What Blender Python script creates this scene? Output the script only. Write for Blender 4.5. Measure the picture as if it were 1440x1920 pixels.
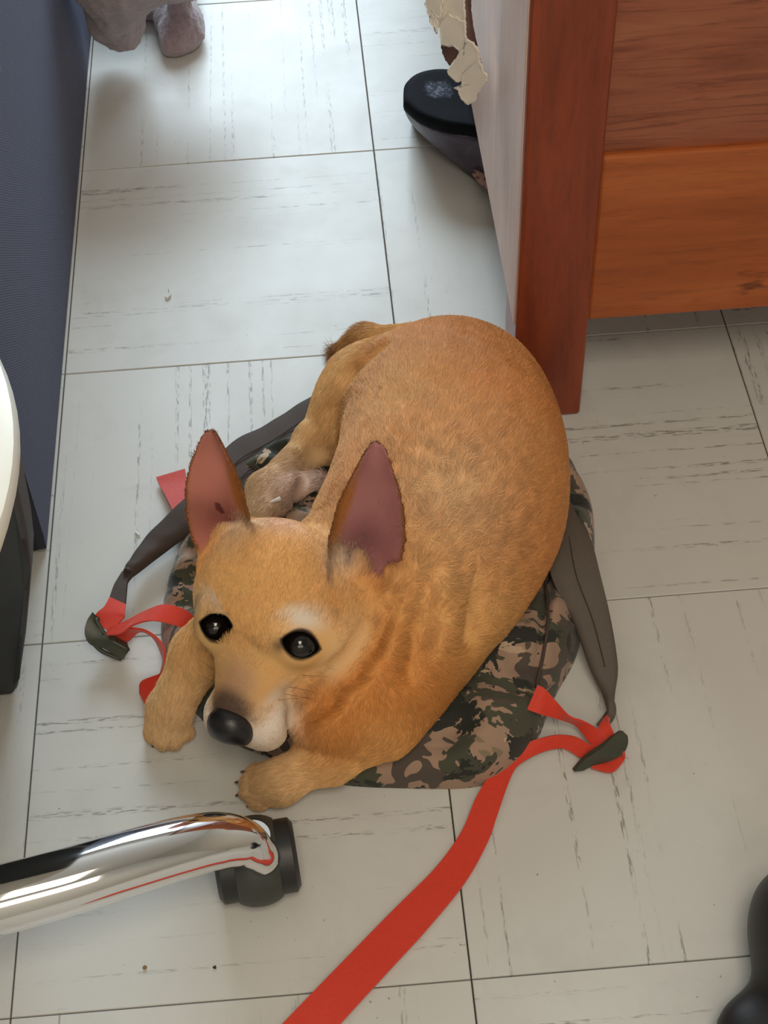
import bpy, bmesh, math, random
import numpy as np
from mathutils import Vector, Matrix

C = bpy.context.scene.collection
for o in list(bpy.data.objects):
    bpy.data.objects.remove(o)
random.seed(7)
rng = np.random.default_rng(11)
PI = math.pi

# ------------------------------------------------------------------ camera
T = .3048                                                   # one floor tile = 12 inches
FPX = 2925.66                                               # focal length in pixels of a 1440 x 1920 frame
def rx(t): c, s = math.cos(t), math.sin(t); return np.array([[1, 0, 0], [0, c, -s], [0, s, c]])
def rz(t): c, s = math.cos(t), math.sin(t); return np.array([[c, -s, 0], [s, c, 0], [0, 0, 1]])
RC = rz(-4.14024683e-02) @ rx(.713188374) @ rz(-4.45729002e-02)
CP = np.array([.795488512, -1.43999214, 3.23873058]) * T
cam_data = bpy.data.cameras.new('camera')
cam_data.sensor_fit = 'VERTICAL'
cam_data.sensor_height = 36
cam_data.lens = FPX / 1920 * 36
cam_data.clip_start = .05
cam = bpy.data.objects.new('camera', cam_data)
C.objects.link(cam)
M4 = np.eye(4); M4[:3, :3] = RC; M4[:3, 3] = CP
cam.matrix_world = Matrix(M4.tolist())
bpy.context.scene.camera = cam

# ------------------------------------------------------------------ light
sc = bpy.context.scene
sc.view_settings.view_transform = 'Standard'
sc.view_settings.look = 'None'
sc.view_settings.gamma = 1
sc.view_settings.use_curve_mapping = False
sc.view_settings.exposure = 0.0
world = bpy.data.worlds.new('world'); sc.world = world
world.use_nodes = True
bg = world.node_tree.nodes['Background']
bg.inputs['Color'].default_value = (.72, .86, 1.0, 1)
bg.inputs['Strength'].default_value = 1.2

def area(name, loc, target, sx, sy, power, col):
    l = bpy.data.lights.new(name, 'AREA')
    l.shape = 'RECTANGLE'; l.size = sx; l.size_y = sy; l.energy = power; l.color = col
    o = bpy.data.objects.new(name, l); C.objects.link(o)
    o.location = loc
    d = Vector(target) - Vector(loc)
    o.rotation_euler = d.to_track_quat('-Z', 'Y').to_euler()
    return o
WIN = dict(x0=-.4, x1=1.2, z0=.62, z1=2.02, y=2.55)
area('window_daylight', (.4, 2.62, 1.32), (.35, .3, 0), 1.55, 1.35, 88, (.72, .88, 1.0))
area('overhead_fill', (.35, -.68, 1.85), (.35, .0, 0), .6, .6, 12.5, (1.0, .86, .70))  # added warm fill from above; no lamp hangs there
area('front_fill', (.40, -1.47, 1.30), (.35, .1, .1), 1.1, .8, 8, (1.0, .88, .74))  # added warm fill from the front wall, which has no window opening

# ------------------------------------------------------------------ pixel rays of the photograph -> points in the room
def ray(u, v): return RC @ np.array([(u - 720) / FPX, -(v - 960) / FPX, -1.])
def A(u, v, z=0.): d = ray(u, v); return CP + d * ((z - CP[2]) / d[2])
def AP(u, v, axis, val): d = ray(u, v); return CP + d * ((val - CP[axis]) / d[axis])
def camvec(x, y, z):
    q = RC @ np.array([x, y, z], float); return q / np.linalg.norm(q)
def nrm(v): v = np.asarray(v, float); return v / (np.linalg.norm(v) + 1e-12)

# ------------------------------------------------------------------ helpers
def srgb(r, g, b, a=1):
    f = lambda c: (c / 255 / 12.92) if c / 255 <= .04045 else ((c / 255 + .055) / 1.055) ** 2.4
    return (f(r), f(g), f(b), a)
def tag(o, label=None, cat=None, group=None, kind=None):
    if label: o['label'] = label
    if cat: o['category'] = cat
    if group: o['group'] = group
    if kind: o['kind'] = kind
    return o
def link(name, me, mat=None, parent=None, smooth=True):
    if mat is not None:
        for m in (mat if isinstance(mat, (list, tuple)) else [mat]): me.materials.append(m)
    o = bpy.data.objects.new(name, me); C.objects.link(o)
    if parent is not None: o.parent = parent
    if smooth:
        me.polygons.foreach_set('use_smooth', [True] * len(me.polygons))
    me.update()
    return o
def from_bm(name, bm, mat=None, parent=None, smooth=True):
    me = bpy.data.meshes.new(name); bm.normal_update(); bm.to_mesh(me); bm.free()
    return link(name, me, mat, parent, smooth)
def from_data(name, V, F, mat=None, parent=None, smooth=True):
    me = bpy.data.meshes.new(name)
    me.from_pydata([tuple(map(float, v)) for v in V], [], [tuple(map(int, f)) for f in F])
    bm = bmesh.new(); bm.from_mesh(me); bmesh.ops.recalc_face_normals(bm, faces=bm.faces); bm.to_mesh(me); bm.free()
    return link(name, me, mat, parent, smooth)
def empty(name, loc):
    o = bpy.data.objects.new(name, None); C.objects.link(o); o.location = loc; o.empty_display_size = .05
    return o
def adopt(o, parent):                                       # parent without moving
    o.parent = parent; o.matrix_parent_inverse = Matrix.Translation(-Vector(parent.location))
    return o
def bevel_mod(o, w, seg=3, angle=.6):
    m = o.modifiers.new('bevel', 'BEVEL'); m.width = w; m.segments = seg; m.limit_method = 'ANGLE'; m.angle_limit = angle
    n = o.modifiers.new('wn', 'WEIGHTED_NORMAL'); n.keep_sharp = True
    return o
def box(name, lo, hi, mat, parent=None, bevel=.002, seg=2):
    bm = bmesh.new(); bmesh.ops.create_cube(bm, size=1)
    for v in bm.verts: v.co = Vector([(lo[i] + hi[i]) / 2 + v.co[i] * (hi[i] - lo[i]) for i in range(3)])
    if bevel: bmesh.ops.bevel(bm, geom=list(bm.edges), offset=bevel, segments=seg, profile=.5, affect='EDGES')
    return from_bm(name, bm, mat, parent, smooth=False)
def catmull(P, n):
    P = np.asarray(P, float); m = len(P)
    Q = np.vstack([2 * P[0] - P[1], P, 2 * P[-1] - P[-2]])
    out = []
    for t in np.linspace(0, m - 1, n):
        i = min(int(t), m - 2); u = t - i
        a, b, c, d = Q[i], Q[i + 1], Q[i + 2], Q[i + 3]
        out.append(.5 * (2 * b + (c - a) * u + (2 * a - 5 * b + 4 * c - d) * u ** 2 + (3 * b - a - 3 * c + d) * u ** 3))
    return np.array(out)
def strip(name, L, R, thick, mat, parent=None, n=40, across=6, puff=0., wav=0.):
    """a band of cloth between two edge curves, with thickness"""
    L, R = catmull(L, n), catmull(R, n)
    s = np.linspace(0, 1, across + 1)
    G = L[:, None, :] * (1 - s)[None, :, None] + R[:, None, :] * s[None, :, None]
    tu = np.gradient(G, axis=0); tv = np.gradient(G, axis=1)
    N = np.cross(tu, tv); N /= (np.linalg.norm(N, axis=2, keepdims=True) + 1e-9)
    if N[:, :, 2].mean() < 0: N = -N
    prof = thick / 2 + puff * (1 - (2 * s - 1) ** 4)[None, :, None]
    if wav:
        ii = np.arange(n)[:, None, None]; prof = prof + wav * np.sin(ii * .9 + 3 * s[None, :, None])
    top, bot = G + N * prof, G - N * thick / 2
    V = np.concatenate([top.reshape(-1, 3), bot.reshape(-1, 3)]); W = across + 1; o = n * W
    F = []
    for i in range(n - 1):
        for j in range(across):
            a = i * W + j
            F.append((a, a + 1, a + W + 1, a + W)); F.append((o + a, o + a + W, o + a + W + 1, o + a + 1))
        a = i * W; F.append((a, a + W, o + a + W, o + a)); a = i * W + across; F.append((a, o + a, o + a + W, a + W))
    for j in range(across):
        F.append((j, o + j, o + j + 1, j + 1)); a = (n - 1) * W + j; F.append((a, a + 1, o + a + 1, o + a))
    ob = from_data(name, V, F, mat, None)
    me = ob.data; uv = me.uv_layers.new(name='UVMap')
    length = np.linalg.norm(np.diff((L + R) / 2, axis=0), axis=1).sum()
    idx = np.empty(len(me.loops), int); me.loops.foreach_get('vertex_index', idx)
    k = idx % o
    uvs = np.c_[(k // W) / (n - 1) * length, (k % W) / across * .025]
    uv.data.foreach_set('uv', uvs.ravel().astype(np.float32))
    m = ob.modifiers.new('edge', 'EDGE_SPLIT'); m.split_angle = 1.0
    if parent is not None: adopt(ob, parent)
    return ob
def px_strip(name, pts, thick, mat, parent=None, **k):      # pts: (uL, vL, zL, uR, vR, zR)
    return strip(name, [A(p[0], p[1], p[2]) for p in pts], [A(p[3], p[4], p[5]) for p in pts], thick, mat, parent, **k)
def tube(name, P, R, mat, parent=None, n=40, seg=24, squash=None):
    P = catmull(P, n); R = np.interp(np.linspace(0, len(R) - 1, n), np.arange(len(R)), R)
    V, F = [], []; up = np.array([0, 0, 1.])
    for i in range(n):
        t = nrm(P[min(i + 1, n - 1)] - P[max(i - 1, 0)]); a = nrm(np.cross(t, up)); b = np.cross(a, t)
        for j in range(seg):
            q = 2 * PI * j / seg; V.append(P[i] + (a * math.cos(q) * (squash or 1) + b * math.sin(q)) * R[i])
    for i in range(n - 1):
        for j in range(seg):
            a, b = i * seg + j, i * seg + (j + 1) % seg; F.append((a, b, b + seg, a + seg))
    F.append(tuple(range(seg))[::-1]); F.append(tuple((n - 1) * seg + j for j in range(seg)))
    ob = from_data(name, V, F, mat, None)
    if parent is not None: adopt(ob, parent)
    return ob
def lathe(name, prof, axis_m, mat, parent=None, seg=48):
    V, F = [], []
    for r, z in prof:
        for j in range(seg): q = 2 * PI * j / seg; V.append((axis_m @ Vector((r * math.cos(q), r * math.sin(q), z))))
    n = len(prof)
    for i in range(n - 1):
        for j in range(seg):
            a, b = i * seg + j, i * seg + (j + 1) % seg; F.append((a, b, b + seg, a + seg))
    F.append(tuple(range(seg))); F.append(tuple((n - 1) * seg + j for j in range(seg)))
    ob = from_data(name, V, F, mat, None)
    m = ob.modifiers.new('edge', 'EDGE_SPLIT'); m.split_angle = .7
    if parent is not None: adopt(ob, parent)
    return ob
def lathe_at(name, prof, c, z_dir, mat, parent=None, seg=48):
    q = Vector(z_dir).to_track_quat('Z', 'Y').to_matrix().to_4x4()
    return lathe(name, prof, Matrix.Translation(Vector(c)) @ q, mat, parent, seg)

# ------------------------------------------------------------------ node materials
class NM:
    def __init__(s, name, rough=.5, **k):
        s.m = bpy.data.materials.new(name); s.m.use_nodes = True; s.t = s.m.node_tree
        s.b = s.t.nodes['Principled BSDF']; s.b.inputs['Roughness'].default_value = rough
        for a, v in k.items(): s.b.inputs[a.replace('_', ' ')].default_value = v
    def n(s, typ, **k):
        x = s.t.nodes.new(typ)
        for a, v in k.items():
            if a in x.inputs: s.set(x.inputs[a], v)
            else: setattr(x, a, v)
        return x
    def set(s, inp, v):
        if hasattr(v, 'is_output'): s.t.links.new(v, inp)
        else: inp.default_value = v
    def coord(s, out='Object', scale=(1, 1, 1), rot=(0, 0, 0), loc=(0, 0, 0)):
        tc = s.n('ShaderNodeTexCoord'); mp = s.n('ShaderNodeMapping')
        s.t.links.new(tc.outputs[out], mp.inputs['Vector'])
        mp.inputs['Scale'].default_value = scale; mp.inputs['Rotation'].default_value = rot; s.set(mp.inputs['Location'], loc)
        return mp.outputs['Vector']
    def noise(s, vec, scale, detail=3, rough=.55, dist=0, w=None):
        x = s.n('ShaderNodeTexNoise'); 
        if w is not None: x.noise_dimensions = '4D'; s.set(x.inputs['W'], w)
        s.set(x.inputs['Vector'], vec); x.inputs['Scale'].default_value = scale; x.inputs['Detail'].default_value = detail
        x.inputs['Roughness'].default_value = rough; x.inputs['Distortion'].default_value = dist
        return x.outputs['Fac']
    def ramp(s, fac, stops, interp='LINEAR'):
        x = s.n('ShaderNodeValToRGB'); s.set(x.inputs['Fac'], fac); r = x.color_ramp; r.interpolation = interp
        while len(r.elements) < len(stops): r.elements.new(.5)
        for e, (p, c) in zip(r.elements, stops):
            e.position = p; e.color = c if hasattr(c, '__len__') else (c, c, c, 1)
        return x.outputs['Color']
    def mix(s, fac, a, b, blend='MIX'):
        x = s.n('ShaderNodeMix'); x.data_type = 'RGBA'; x.blend_type = blend
        s.set(x.inputs[0], fac); s.set(x.inputs[6], a); s.set(x.inputs[7], b)
        return x.outputs[2]
    def math(s, op, a, b=0.):
        x = s.n('ShaderNodeMath'); x.operation = op; s.set(x.inputs[0], a); s.set(x.inputs[1], b); return x.outputs[0]
    def base(s, v): s.set(s.b.inputs['Base Color'], v); return s
    def rough(s, v): s.set(s.b.inputs['Roughness'], v); return s
    def bump(s, h, strength=.3, dist=.001):
        x = s.n('ShaderNodeBump'); s.set(x.inputs['Height'], h); x.inputs['Strength'].default_value = strength
        x.inputs['Distance'].default_value = dist; s.t.links.new(x.outputs['Normal'], s.b.inputs['Normal']); return s

def mat_tile():
    m = NM('vinyl_tile', .36); m.b.inputs['Specular IOR Level'].default_value = .26
    rnd = m.n('ShaderNodeObjectInfo').outputs['Random']
    w = m.math('MULTIPLY', rnd, 40.)
    v = m.coord('Object')
    # dashed travertine-like streaks running along local X
    lines = m.ramp(m.noise(m.coord('Object', (1.3, 150, 1)), 1.0, 1, .5, 0, w), [(.59, 0), (.66, 1)])
    dash = m.ramp(m.noise(m.coord('Object', (95, 620, 1)), 1.0, 2, .6, .3, w), [(.49, 0), (.60, 1)])
    gate = m.ramp(m.noise(m.coord('Object', (7, 20, 1)), 1.0, 2, .6, 0, w), [(.40, 0), (.54, 1)])
    streak = m.math('MULTIPLY', m.math('MULTIPLY', lines, dash), gate)
    pits = m.ramp(m.noise(v, 240, 2, .5, 0, w), [(.735, 0), (.76, 1)])
    scuff = m.ramp(m.noise(m.coord('Object', (1, 1, 1)), 9, 5, .7, .6, w), [(.5, 0), (.72, 1)])
    tone = m.mix(m.noise(v, 3.2, 4, .6, 0, w), srgb(195, 195, 189), srgb(209, 209, 204))
    tone = m.mix(m.math('MULTIPLY', scuff, .35), tone, srgb(176, 174, 168))
    col = m.mix(m.math('MULTIPLY', streak, .62), tone, srgb(92, 88, 80))
    col = m.mix(m.math('MULTIPLY', pits, .6), col, srgb(100, 92, 80))
    m.base(col)
    m.rough(m.ramp(m.noise(v, 14, 4, .65, .4, w), [(.3, .30), (.75, .44)]))
    m.bump(m.math('ADD', m.noise(v, 60, 3, .5, 0, w), m.math('MULTIPLY', streak, -1.5)), .10, .0006)
    return m.m
def mat_plain(name, col, rough=.5, noise_scale=60, var=.12, bump=.1, bdist=.0006, **k):
    m = NM(name, rough, **k)
    f = m.noise(m.coord('Object'), noise_scale, 4, .6)
    d = tuple(c * (1 - var) for c in col[:3]) + (1,); e = tuple(min(1, c * (1 + var)) for c in col[:3]) + (1,)
    m.base(m.mix(f, d, e)); m.bump(f, bump, bdist); return m.m
def mat_wood(name, a, b, c, scale, knots=None, rough=.32, dens=1.0):
    m = NM(name, rough); v = m.coord('Object', scale)
    big = m.noise(v, 3.2 * dens, 5, .62, .9)
    fine = m.noise(v, 26 * dens, 3, .7, .2)
    col = m.ramp(big, [(.28, a), (.5, b), (.72, c)])
    col = m.mix(m.math('MULTIPLY', m.ramp(fine, [(.5, 0), (.7, 1)]), .32), col, tuple(x * .45 for x in a[:3]) + (1,))
    if knots is not None:
        g = m.n('ShaderNodeVectorMath'); g.operation = 'DISTANCE'
        m.set(g.inputs[0], m.mix(.04, m.coord('Object'), m.n('ShaderNodeTexNoise', Scale=22.).outputs['Color'])); g.inputs[1].default_value = knots[0]
        col = m.mix(m.ramp(g.outputs['Value'], [(.0, 1), (knots[1] * .5, .8), (knots[1], 0)]), col, srgb(72, 26, 10))
    m.base(col); m.bump(fine, .12, .0006)
    return m.m
def mat_webbing(name, col, dark):
    m = NM(name, .62); m.b.inputs['Sheen Weight'].default_value = .25
    v = m.coord('UV', (1, 1, 1))
    wv = m.n('ShaderNodeTexWave', wave_type='BANDS', bands_direction='DIAGONAL'); m.set(wv.inputs['Vector'], v); wv.inputs['Scale'].default_value = 560; wv.inputs['Distortion'].default_value = 1.
    f = m.math('ADD', m.math('MULTIPLY', wv.outputs['Fac'], .5), m.math('MULTIPLY', m.noise(m.coord('Object'), 300, 2), .5))
    m.base(m.mix(f, dark, col)); m.bump(f, .25, .0005); return m.m
def mat_camo():
    m = NM('camouflage_cloth', .82); m.b.inputs['Sheen Weight'].default_value = .15
    tan, pink, olive, dark, brown = srgb(128, 112, 90), srgb(156, 128, 108), srgb(66, 68, 52), srgb(32, 35, 28), srgb(78, 68, 60)
    v = m.coord('Object', (1, 1.5, 1), (0, 0, .5))
    a = m.ramp(m.noise(v, 15, 3, .62, .7), [(.0, tan), (.42, pink), (.58, brown)], 'CONSTANT')
    b = m.ramp(m.noise(m.coord('Object', (1, 1.6, 1), (0, 0, .5), (3, 1, 7)), 15, 4, .66, .6), [(.0, 0), (.525, 1)], 'CONSTANT')
    c = m.ramp(m.noise(m.coord('Object', (1, 1.9, 1), (0, 0, .6), (9, 4, 2)), 17, 5, .68, .8), [(.0, 0), (.55, 1)], 'CONSTANT')
    e = m.ramp(m.noise(m.coord('Object', (1, 1.6, 1), (0, 0, .5), (1, 8, 4)), 22, 4, .66, .7), [(.0, 0), (.64, 1)], 'CONSTANT')
    col = m.mix(b, a, olive); col = m.mix(c, col, dark); col = m.mix(e, col, srgb(178, 154, 128))
    m.base(col); m.bump(m.noise(m.coord('Object'), 420, 2), .15, .0004); return m.m

MT = {}
MT['tile'] = mat_tile()
MT['joint'] = mat_plain('tile_joint', srgb(70, 62, 52), .8)
MT['paint'] = mat_plain('wall_paint', srgb(188, 176, 158), .7, 40, .03)
MT['ceil'] = mat_plain('ceiling_paint', srgb(206, 198, 186), .8, 40, .03)
MT['webbing'] = mat_webbing('orange_red_webbing', srgb(226, 58, 26), srgb(194, 42, 18))
MT['webtab'] = mat_webbing('red_webbing_tab', srgb(220, 76, 58), srgb(176, 44, 32))
MT['camo'] = mat_camo()
MT['strap'] = mat_plain('grey_brown_nylon', srgb(90, 82, 74), .75, 500, .14, .25, .0004)
MT['strap_dark'] = mat_plain('dark_brown_nylon', srgb(70, 59, 53), .85, 500, .14, .25, .0004)
MT['stitch'] = mat_plain('dark_stitching', srgb(56, 48, 43), .8)
MT['buckle'] = mat_plain('olive_plastic', srgb(62, 66, 54), .42, 90, .1, .08)
MT['chrome'] = NM('chrome', .07, Metallic=1.0).base((.80, .80, .82, 1)).m
MT['caster'] = mat_plain('dark_grey_plastic', srgb(58, 62, 58), .5, 220, .1, .15, .0003)
MT['tyre'] = mat_plain('black_nylon', srgb(34, 36, 36), .45, 200, .1, .1)
MT['cherry'] = mat_wood('cherry_post', srgb(112, 46, 24), srgb(134, 58, 30), srgb(150, 70, 38), (9, 9, 1.1))
MT['cherry_rail'] = mat_wood('cherry_rail', srgb(142, 70, 28), srgb(164, 84, 36), srgb(178, 98, 46), (1.0, 9, 9), ((.588, .504, .146), .016))
def mat_panel():
    m = NM('cherry_panel', .38)
    big = m.noise(m.coord('Object', (1.5, 1, 9)), 3.0, 4, .6, 1.1)
    lines = m.noise(m.coord('Object', (4, 1, 62)), 2.2, 4, .72, 1.6)
    col = m.ramp(big, [(.3, srgb(116, 60, 40)), (.5, srgb(146, 82, 56)), (.7, srgb(160, 98, 70))])
    g = m.ramp(lines, [(.52, 0), (.66, 1)])
    m.base(m.mix(m.math('MULTIPLY', g, .55), col, srgb(88, 40, 26))); m.bump(lines, .35, .0012); return m.m
MT['cherry_panel'] = mat_panel()
MT['cherry_panel_plain'] = mat_wood('cherry_panel_plain', srgb(112, 56, 36), srgb(146, 82, 54), srgb(160, 96, 68), (1.7, 6, 12), None, .36, .9)
MT['cherry_side_lit'] = mat_wood('cherry_side_lit', srgb(222, 184, 168), srgb(230, 196, 180), srgb(236, 206, 192), (9, 9, .9), None, .42)  # cherry made paler: window glare on this side painted into the wood colour
MT['white'] = mat_plain('white_laminate', srgb(232, 232, 222), .35, 30, .03, .03)
MT['charcoal'] = mat_plain('charcoal_paint', srgb(46, 50, 54), .55, 200, .1, .12)
MT['lint'] = mat_plain('white_lint', srgb(230, 232, 230), .9)
MT['crumb'] = mat_plain('brown_crumb', srgb(128, 104, 70), .9)
MT['dark_crumb'] = mat_plain('dark_crumb', srgb(60, 50, 40), .9)
MT['black'] = mat_plain('black_leather', srgb(24, 25, 26), .45, 160, .15, .2)
MT['shoe_sole'] = mat_plain('white_rubber', srgb(215, 213, 208), .6)

def mat_rib():
    m = NM('ribbed_navy_cloth', .85); m.b.inputs['Sheen Weight'].default_value = .2
    m.b.inputs['Sheen Tint'].default_value = srgb(150, 160, 200)
    tc = m.n('ShaderNodeTexCoord'); sx = m.n('ShaderNodeSeparateXYZ'); m.t.links.new(tc.outputs['Object'], sx.inputs[0])
    s = m.math('ADD', m.math('MULTIPLY', sx.outputs[1], .82), sx.outputs[2]); s = m.math('ADD', s, sx.outputs[0])
    wob = m.math('MULTIPLY', m.noise(m.coord('Object'), 18, 2), .004)
    w = m.math('SINE', m.math('MULTIPLY', m.math('ADD', s, wob), 2500.))
    f = m.math('ADD', m.math('MULTIPLY', w, .5), .5)
    f2 = m.noise(m.coord('Object'), 9, 4)
    col = m.mix(f, srgb(38, 38, 45), srgb(58, 58, 68)); col = m.mix(m.math('MULTIPLY', f2, .5), col, srgb(50, 48, 58))
    lint = m.ramp(m.noise(m.coord('Object', (60, 22, 60)), 4, 2, .5, 2.2), [(.70, 0), (.76, 1)])
    m.base(m.mix(m.math('MULTIPLY', lint, .35), col, srgb(150, 150, 160))); m.bump(f, .3, .0004); return m.m
MT['rib'] = mat_rib()
def mat_fleece(name, a, b):
    m = NM(name, .95); m.b.inputs['Sheen Weight'].default_value = .6
    f = m.noise(m.coord('Object'), 190, 4, .7); g = m.noise(m.coord('Object'), 40, 3)
    m.base(m.mix(f, a, b)); m.bump(m.math('ADD', f, g), .8, .004); return m.m
MT['fleece'] = mat_fleece('mauve_fleece', srgb(118, 100, 106), srgb(186, 164, 166))
MT['cream'] = mat_plain('cream_cloth', srgb(250, 243, 230), .8, 160, .05, .3, .001)
MT['cream_dark'] = mat_plain('brown_cloth_and_shade', srgb(104, 74, 66), .8, 60, .35, .3, .001)  # brown patch of the cloth, and the painted shade strip at its edge
def mat_slipper():
    m = NM('dark_plum_satin', .4)
    f = m.noise(m.coord('Object'), 34, 4, .6, .5)
    col = m.ramp(f, [(.3, srgb(46, 42, 56)), (.55, srgb(70, 60, 76)), (.72, srgb(140, 112, 124))])
    m.base(col); return m.m
MT['slipper'] = mat_slipper()
def mat_sole():
    m = NM('black_rubber_sole', .8); m.b.inputs['Specular IOR Level'].default_value = .15
    g = m.n('ShaderNodeVectorMath'); g.operation = 'DISTANCE'
    m.set(g.inputs[0], m.coord('Object')); g.inputs[1].default_value = tuple(A(822, 172, .072))
    d = m.math('ADD', g.outputs['Value'], m.math('MULTIPLY', m.noise(m.coord('Object'), 90, 4, .7), .022))
    worn = m.ramp(d, [(.019, 1), (.027, 0)])
    sp = m.ramp(m.noise(m.coord('Object'), 300, 2), [(.45, .25), (.6, 1)])
    m.base(m.mix(m.math('MULTIPLY', worn, sp), srgb(10, 13, 19), srgb(112, 118, 134)))
    m.bump(m.noise(m.coord('Object'), 250, 2), .2, .0006); return m.m
MT['sole'] = mat_sole()
def mat_floral():
    m = NM('floral_patch', .7)
    v = m.n('ShaderNodeTexVoronoi', Scale=120.); m.set(v.inputs['Vector'], m.coord('Object'))
    m.base(m.ramp(v.outputs['Distance'], [(.0, srgb(120, 50, 56)), (.35, srgb(150, 92, 88)), (.5, srgb(206, 170, 158))])); return m.m
MT['floral'] = mat_floral()

# ================================================================== THE SETTING
X0, X1, Y0, Y1, ZC = -6 * T, 7 * T, -5 * T, 2.55, 2.4
floor = box('floor', (X0, Y0, -.06), (X1, Y1, -.0032), MT['joint'], None, 0)
tag(floor, 'off white vinyl tile floor with streaked squares', kind='structure')
bm = bmesh.new(); bmesh.ops.create_cube(bm, size=1)
g = .00055
for v in bm.verts: v.co = Vector((v.co.x * (T - 2 * g), v.co.y * (T - 2 * g), (v.co.z - .5) * .0035))
bmesh.ops.bevel(bm, geom=[e for e in bm.edges if all(v.co.z > -.001 for v in e.verts)], offset=.0005, segments=1, affect='EDGES')
tile_me = bpy.data.meshes.new('floor_tile'); bm.to_mesh(tile_me); bm.free(); tile_me.materials.append(MT['tile'])
first = True
for i in range(-6, 7):
    for j in range(-5, 8):
        o = bpy.data.objects.new('floor_tile', tile_me); C.objects.link(o); o.parent = floor
        o.location = ((i + .5) * T, (j + .5) * T, random.uniform(-.00018, 0.00005))
        o.rotation_euler = (random.uniform(-.0008, .0008), random.uniform(-.0008, .0008), 0 if (i + j) % 2 == 0 else PI / 2)
for nm, lo, hi in (('wall_left', (X0 - .1, Y0, 0), (X0, Y1, ZC)), ('wall_right', (X1, Y0, 0), (X1 + .1, Y1, ZC)),
                   ('wall_front', (X0 - .1, Y0 - .1, 0), (X1 + .1, Y0, ZC))):
    tag(box(nm, lo, hi, MT['paint'], None, 0), kind='structure')
bm = bmesh.new()                                            # back wall with the window opening
for lo, hi in (((X0 - .1, Y1, 0), (X1 + .1, Y1 + .1, WIN['z0'])), ((X0 - .1, Y1, WIN['z1']), (X1 + .1, Y1 + .1, ZC)),
               ((X0 - .1, Y1, WIN['z0']), (WIN['x0'], Y1 + .1, WIN['z1'])), ((WIN['x1'], Y1, WIN['z0']), (X1 + .1, Y1 + .1, WIN['z1']))):
    r = bmesh.ops.create_cube(bm, size=1)
    for v in r['verts']: v.co = Vector([(lo[i] + hi[i]) / 2 + v.co[i] * (hi[i] - lo[i]) for i in range(3)])
tag(from_bm('wall_back', bm, MT['paint'], None, False), kind='structure')
tag(box('ceiling', (X0 - .1, Y0 - .1, ZC), (X1 + .1, Y1 + .1, ZC + .05), MT['ceil'], None, 0), kind='structure')
bm = bmesh.new()
for lo, hi in (((WIN['x0'], Y1 - .01, WIN['z0'] - .04), (WIN['x1'], Y1 + .03, WIN['z0'])), ((WIN['x0'], Y1 - .01, WIN['z1']), (WIN['x1'], Y1 + .03, WIN['z1'] + .04)),
               ((WIN['x0'] - .04, Y1 - .01, WIN['z0'] - .04), (WIN['x0'], Y1 + .03, WIN['z1'] + .04)), ((WIN['x1'], Y1 - .01, WIN['z0'] - .04), (WIN['x1'] + .04, Y1 + .03, WIN['z1'] + .04))):
    r = bmesh.ops.create_cube(bm, size=1)
    for v in r['verts']: v.co = Vector([(lo[i] + hi[i]) / 2 + v.co[i] * (hi[i] - lo[i]) for i in range(3)])
tag(from_bm('window_1', bm, MT['white'], None, False), kind='structure')

# ================================================================== DRESSER
DX0, DX1, DY0, DY1, DZ = .3975, 1.15, .5097, 1.62, .74
dr = tag(empty('wooden_dresser', (DX0, DY0, 0)), 'reddish cherry wood cabinet with square corner leg and knotty bottom rail', 'cabinet')
def dbox(nm, lo, hi, m, bev=.003): return adopt(box(nm, lo, hi, m, None, bev), dr)
PW = .0605
for nm, x, y in (('leg', DX0, DY0), ('leg', DX1 - PW, DY0), ('leg', DX0, DY1 - PW), ('leg', DX1 - PW, DY1 - PW)):
    z1 = DZ - .02
    b = bmesh.new(); bmesh.ops.create_cube(b, size=1)
    for v in b.verts:
        v.co = Vector((x + PW / 2 + v.co.x * PW, y + PW / 2 + v.co.y * PW, z1 / 2 + v.co.z * z1))
    bmesh.ops.bevel(b, geom=list(b.edges), offset=.0035, segments=3, profile=.5, affect='EDGES')
    adopt(from_bm(nm, b, MT['cherry'], None, False), dr)
side = dbox('side_panel', (DX0 - .0012, DY0 + .006, .106), (DX0 + .016, DY1 - .006, DZ - .02), MT['cherry_side_lit'], .0015)
tag(side, 'side panel with window light painted into its paler colour')
dbox('side_panel', (DX1 - .018, DY0 + PW, .106), (DX1 - .002, DY1 - PW, DZ - .02), MT['cherry'])
dbox('bottom_rail', (DX0 + PW, DY0 + .0055, .106), (DX1 - PW, DY0 + .028, .2705), MT['cherry_rail'], .0025)
dbox('front_panel', (DX0 + PW - .004, DY0 + .0115, .262), (DX1 - PW + .004, DY0 + .026, .60), MT['cherry_panel'], .001)
dbox('top_rail', (DX0 + PW, DY0 + .0055, .59), (DX1 - PW, DY0 + .028, DZ - .02), MT['cherry_rail'], .0025)
dbox('back_panel', (DX0 + PW, DY1 - .02, .106), (DX1 - PW, DY1 - .006, DZ - .02), MT['cherry'])
dbox('bottom_board', (DX0 + .016, DY0 + .03, .108), (DX1 - .02, DY1 - .02, .122), MT['cherry'])
dbox('top', (DX0 - .012, DY0 - .0, DZ - .02), (DX1 + .012, DY1 + .012, DZ + .004), MT['cherry'], .004)

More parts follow.
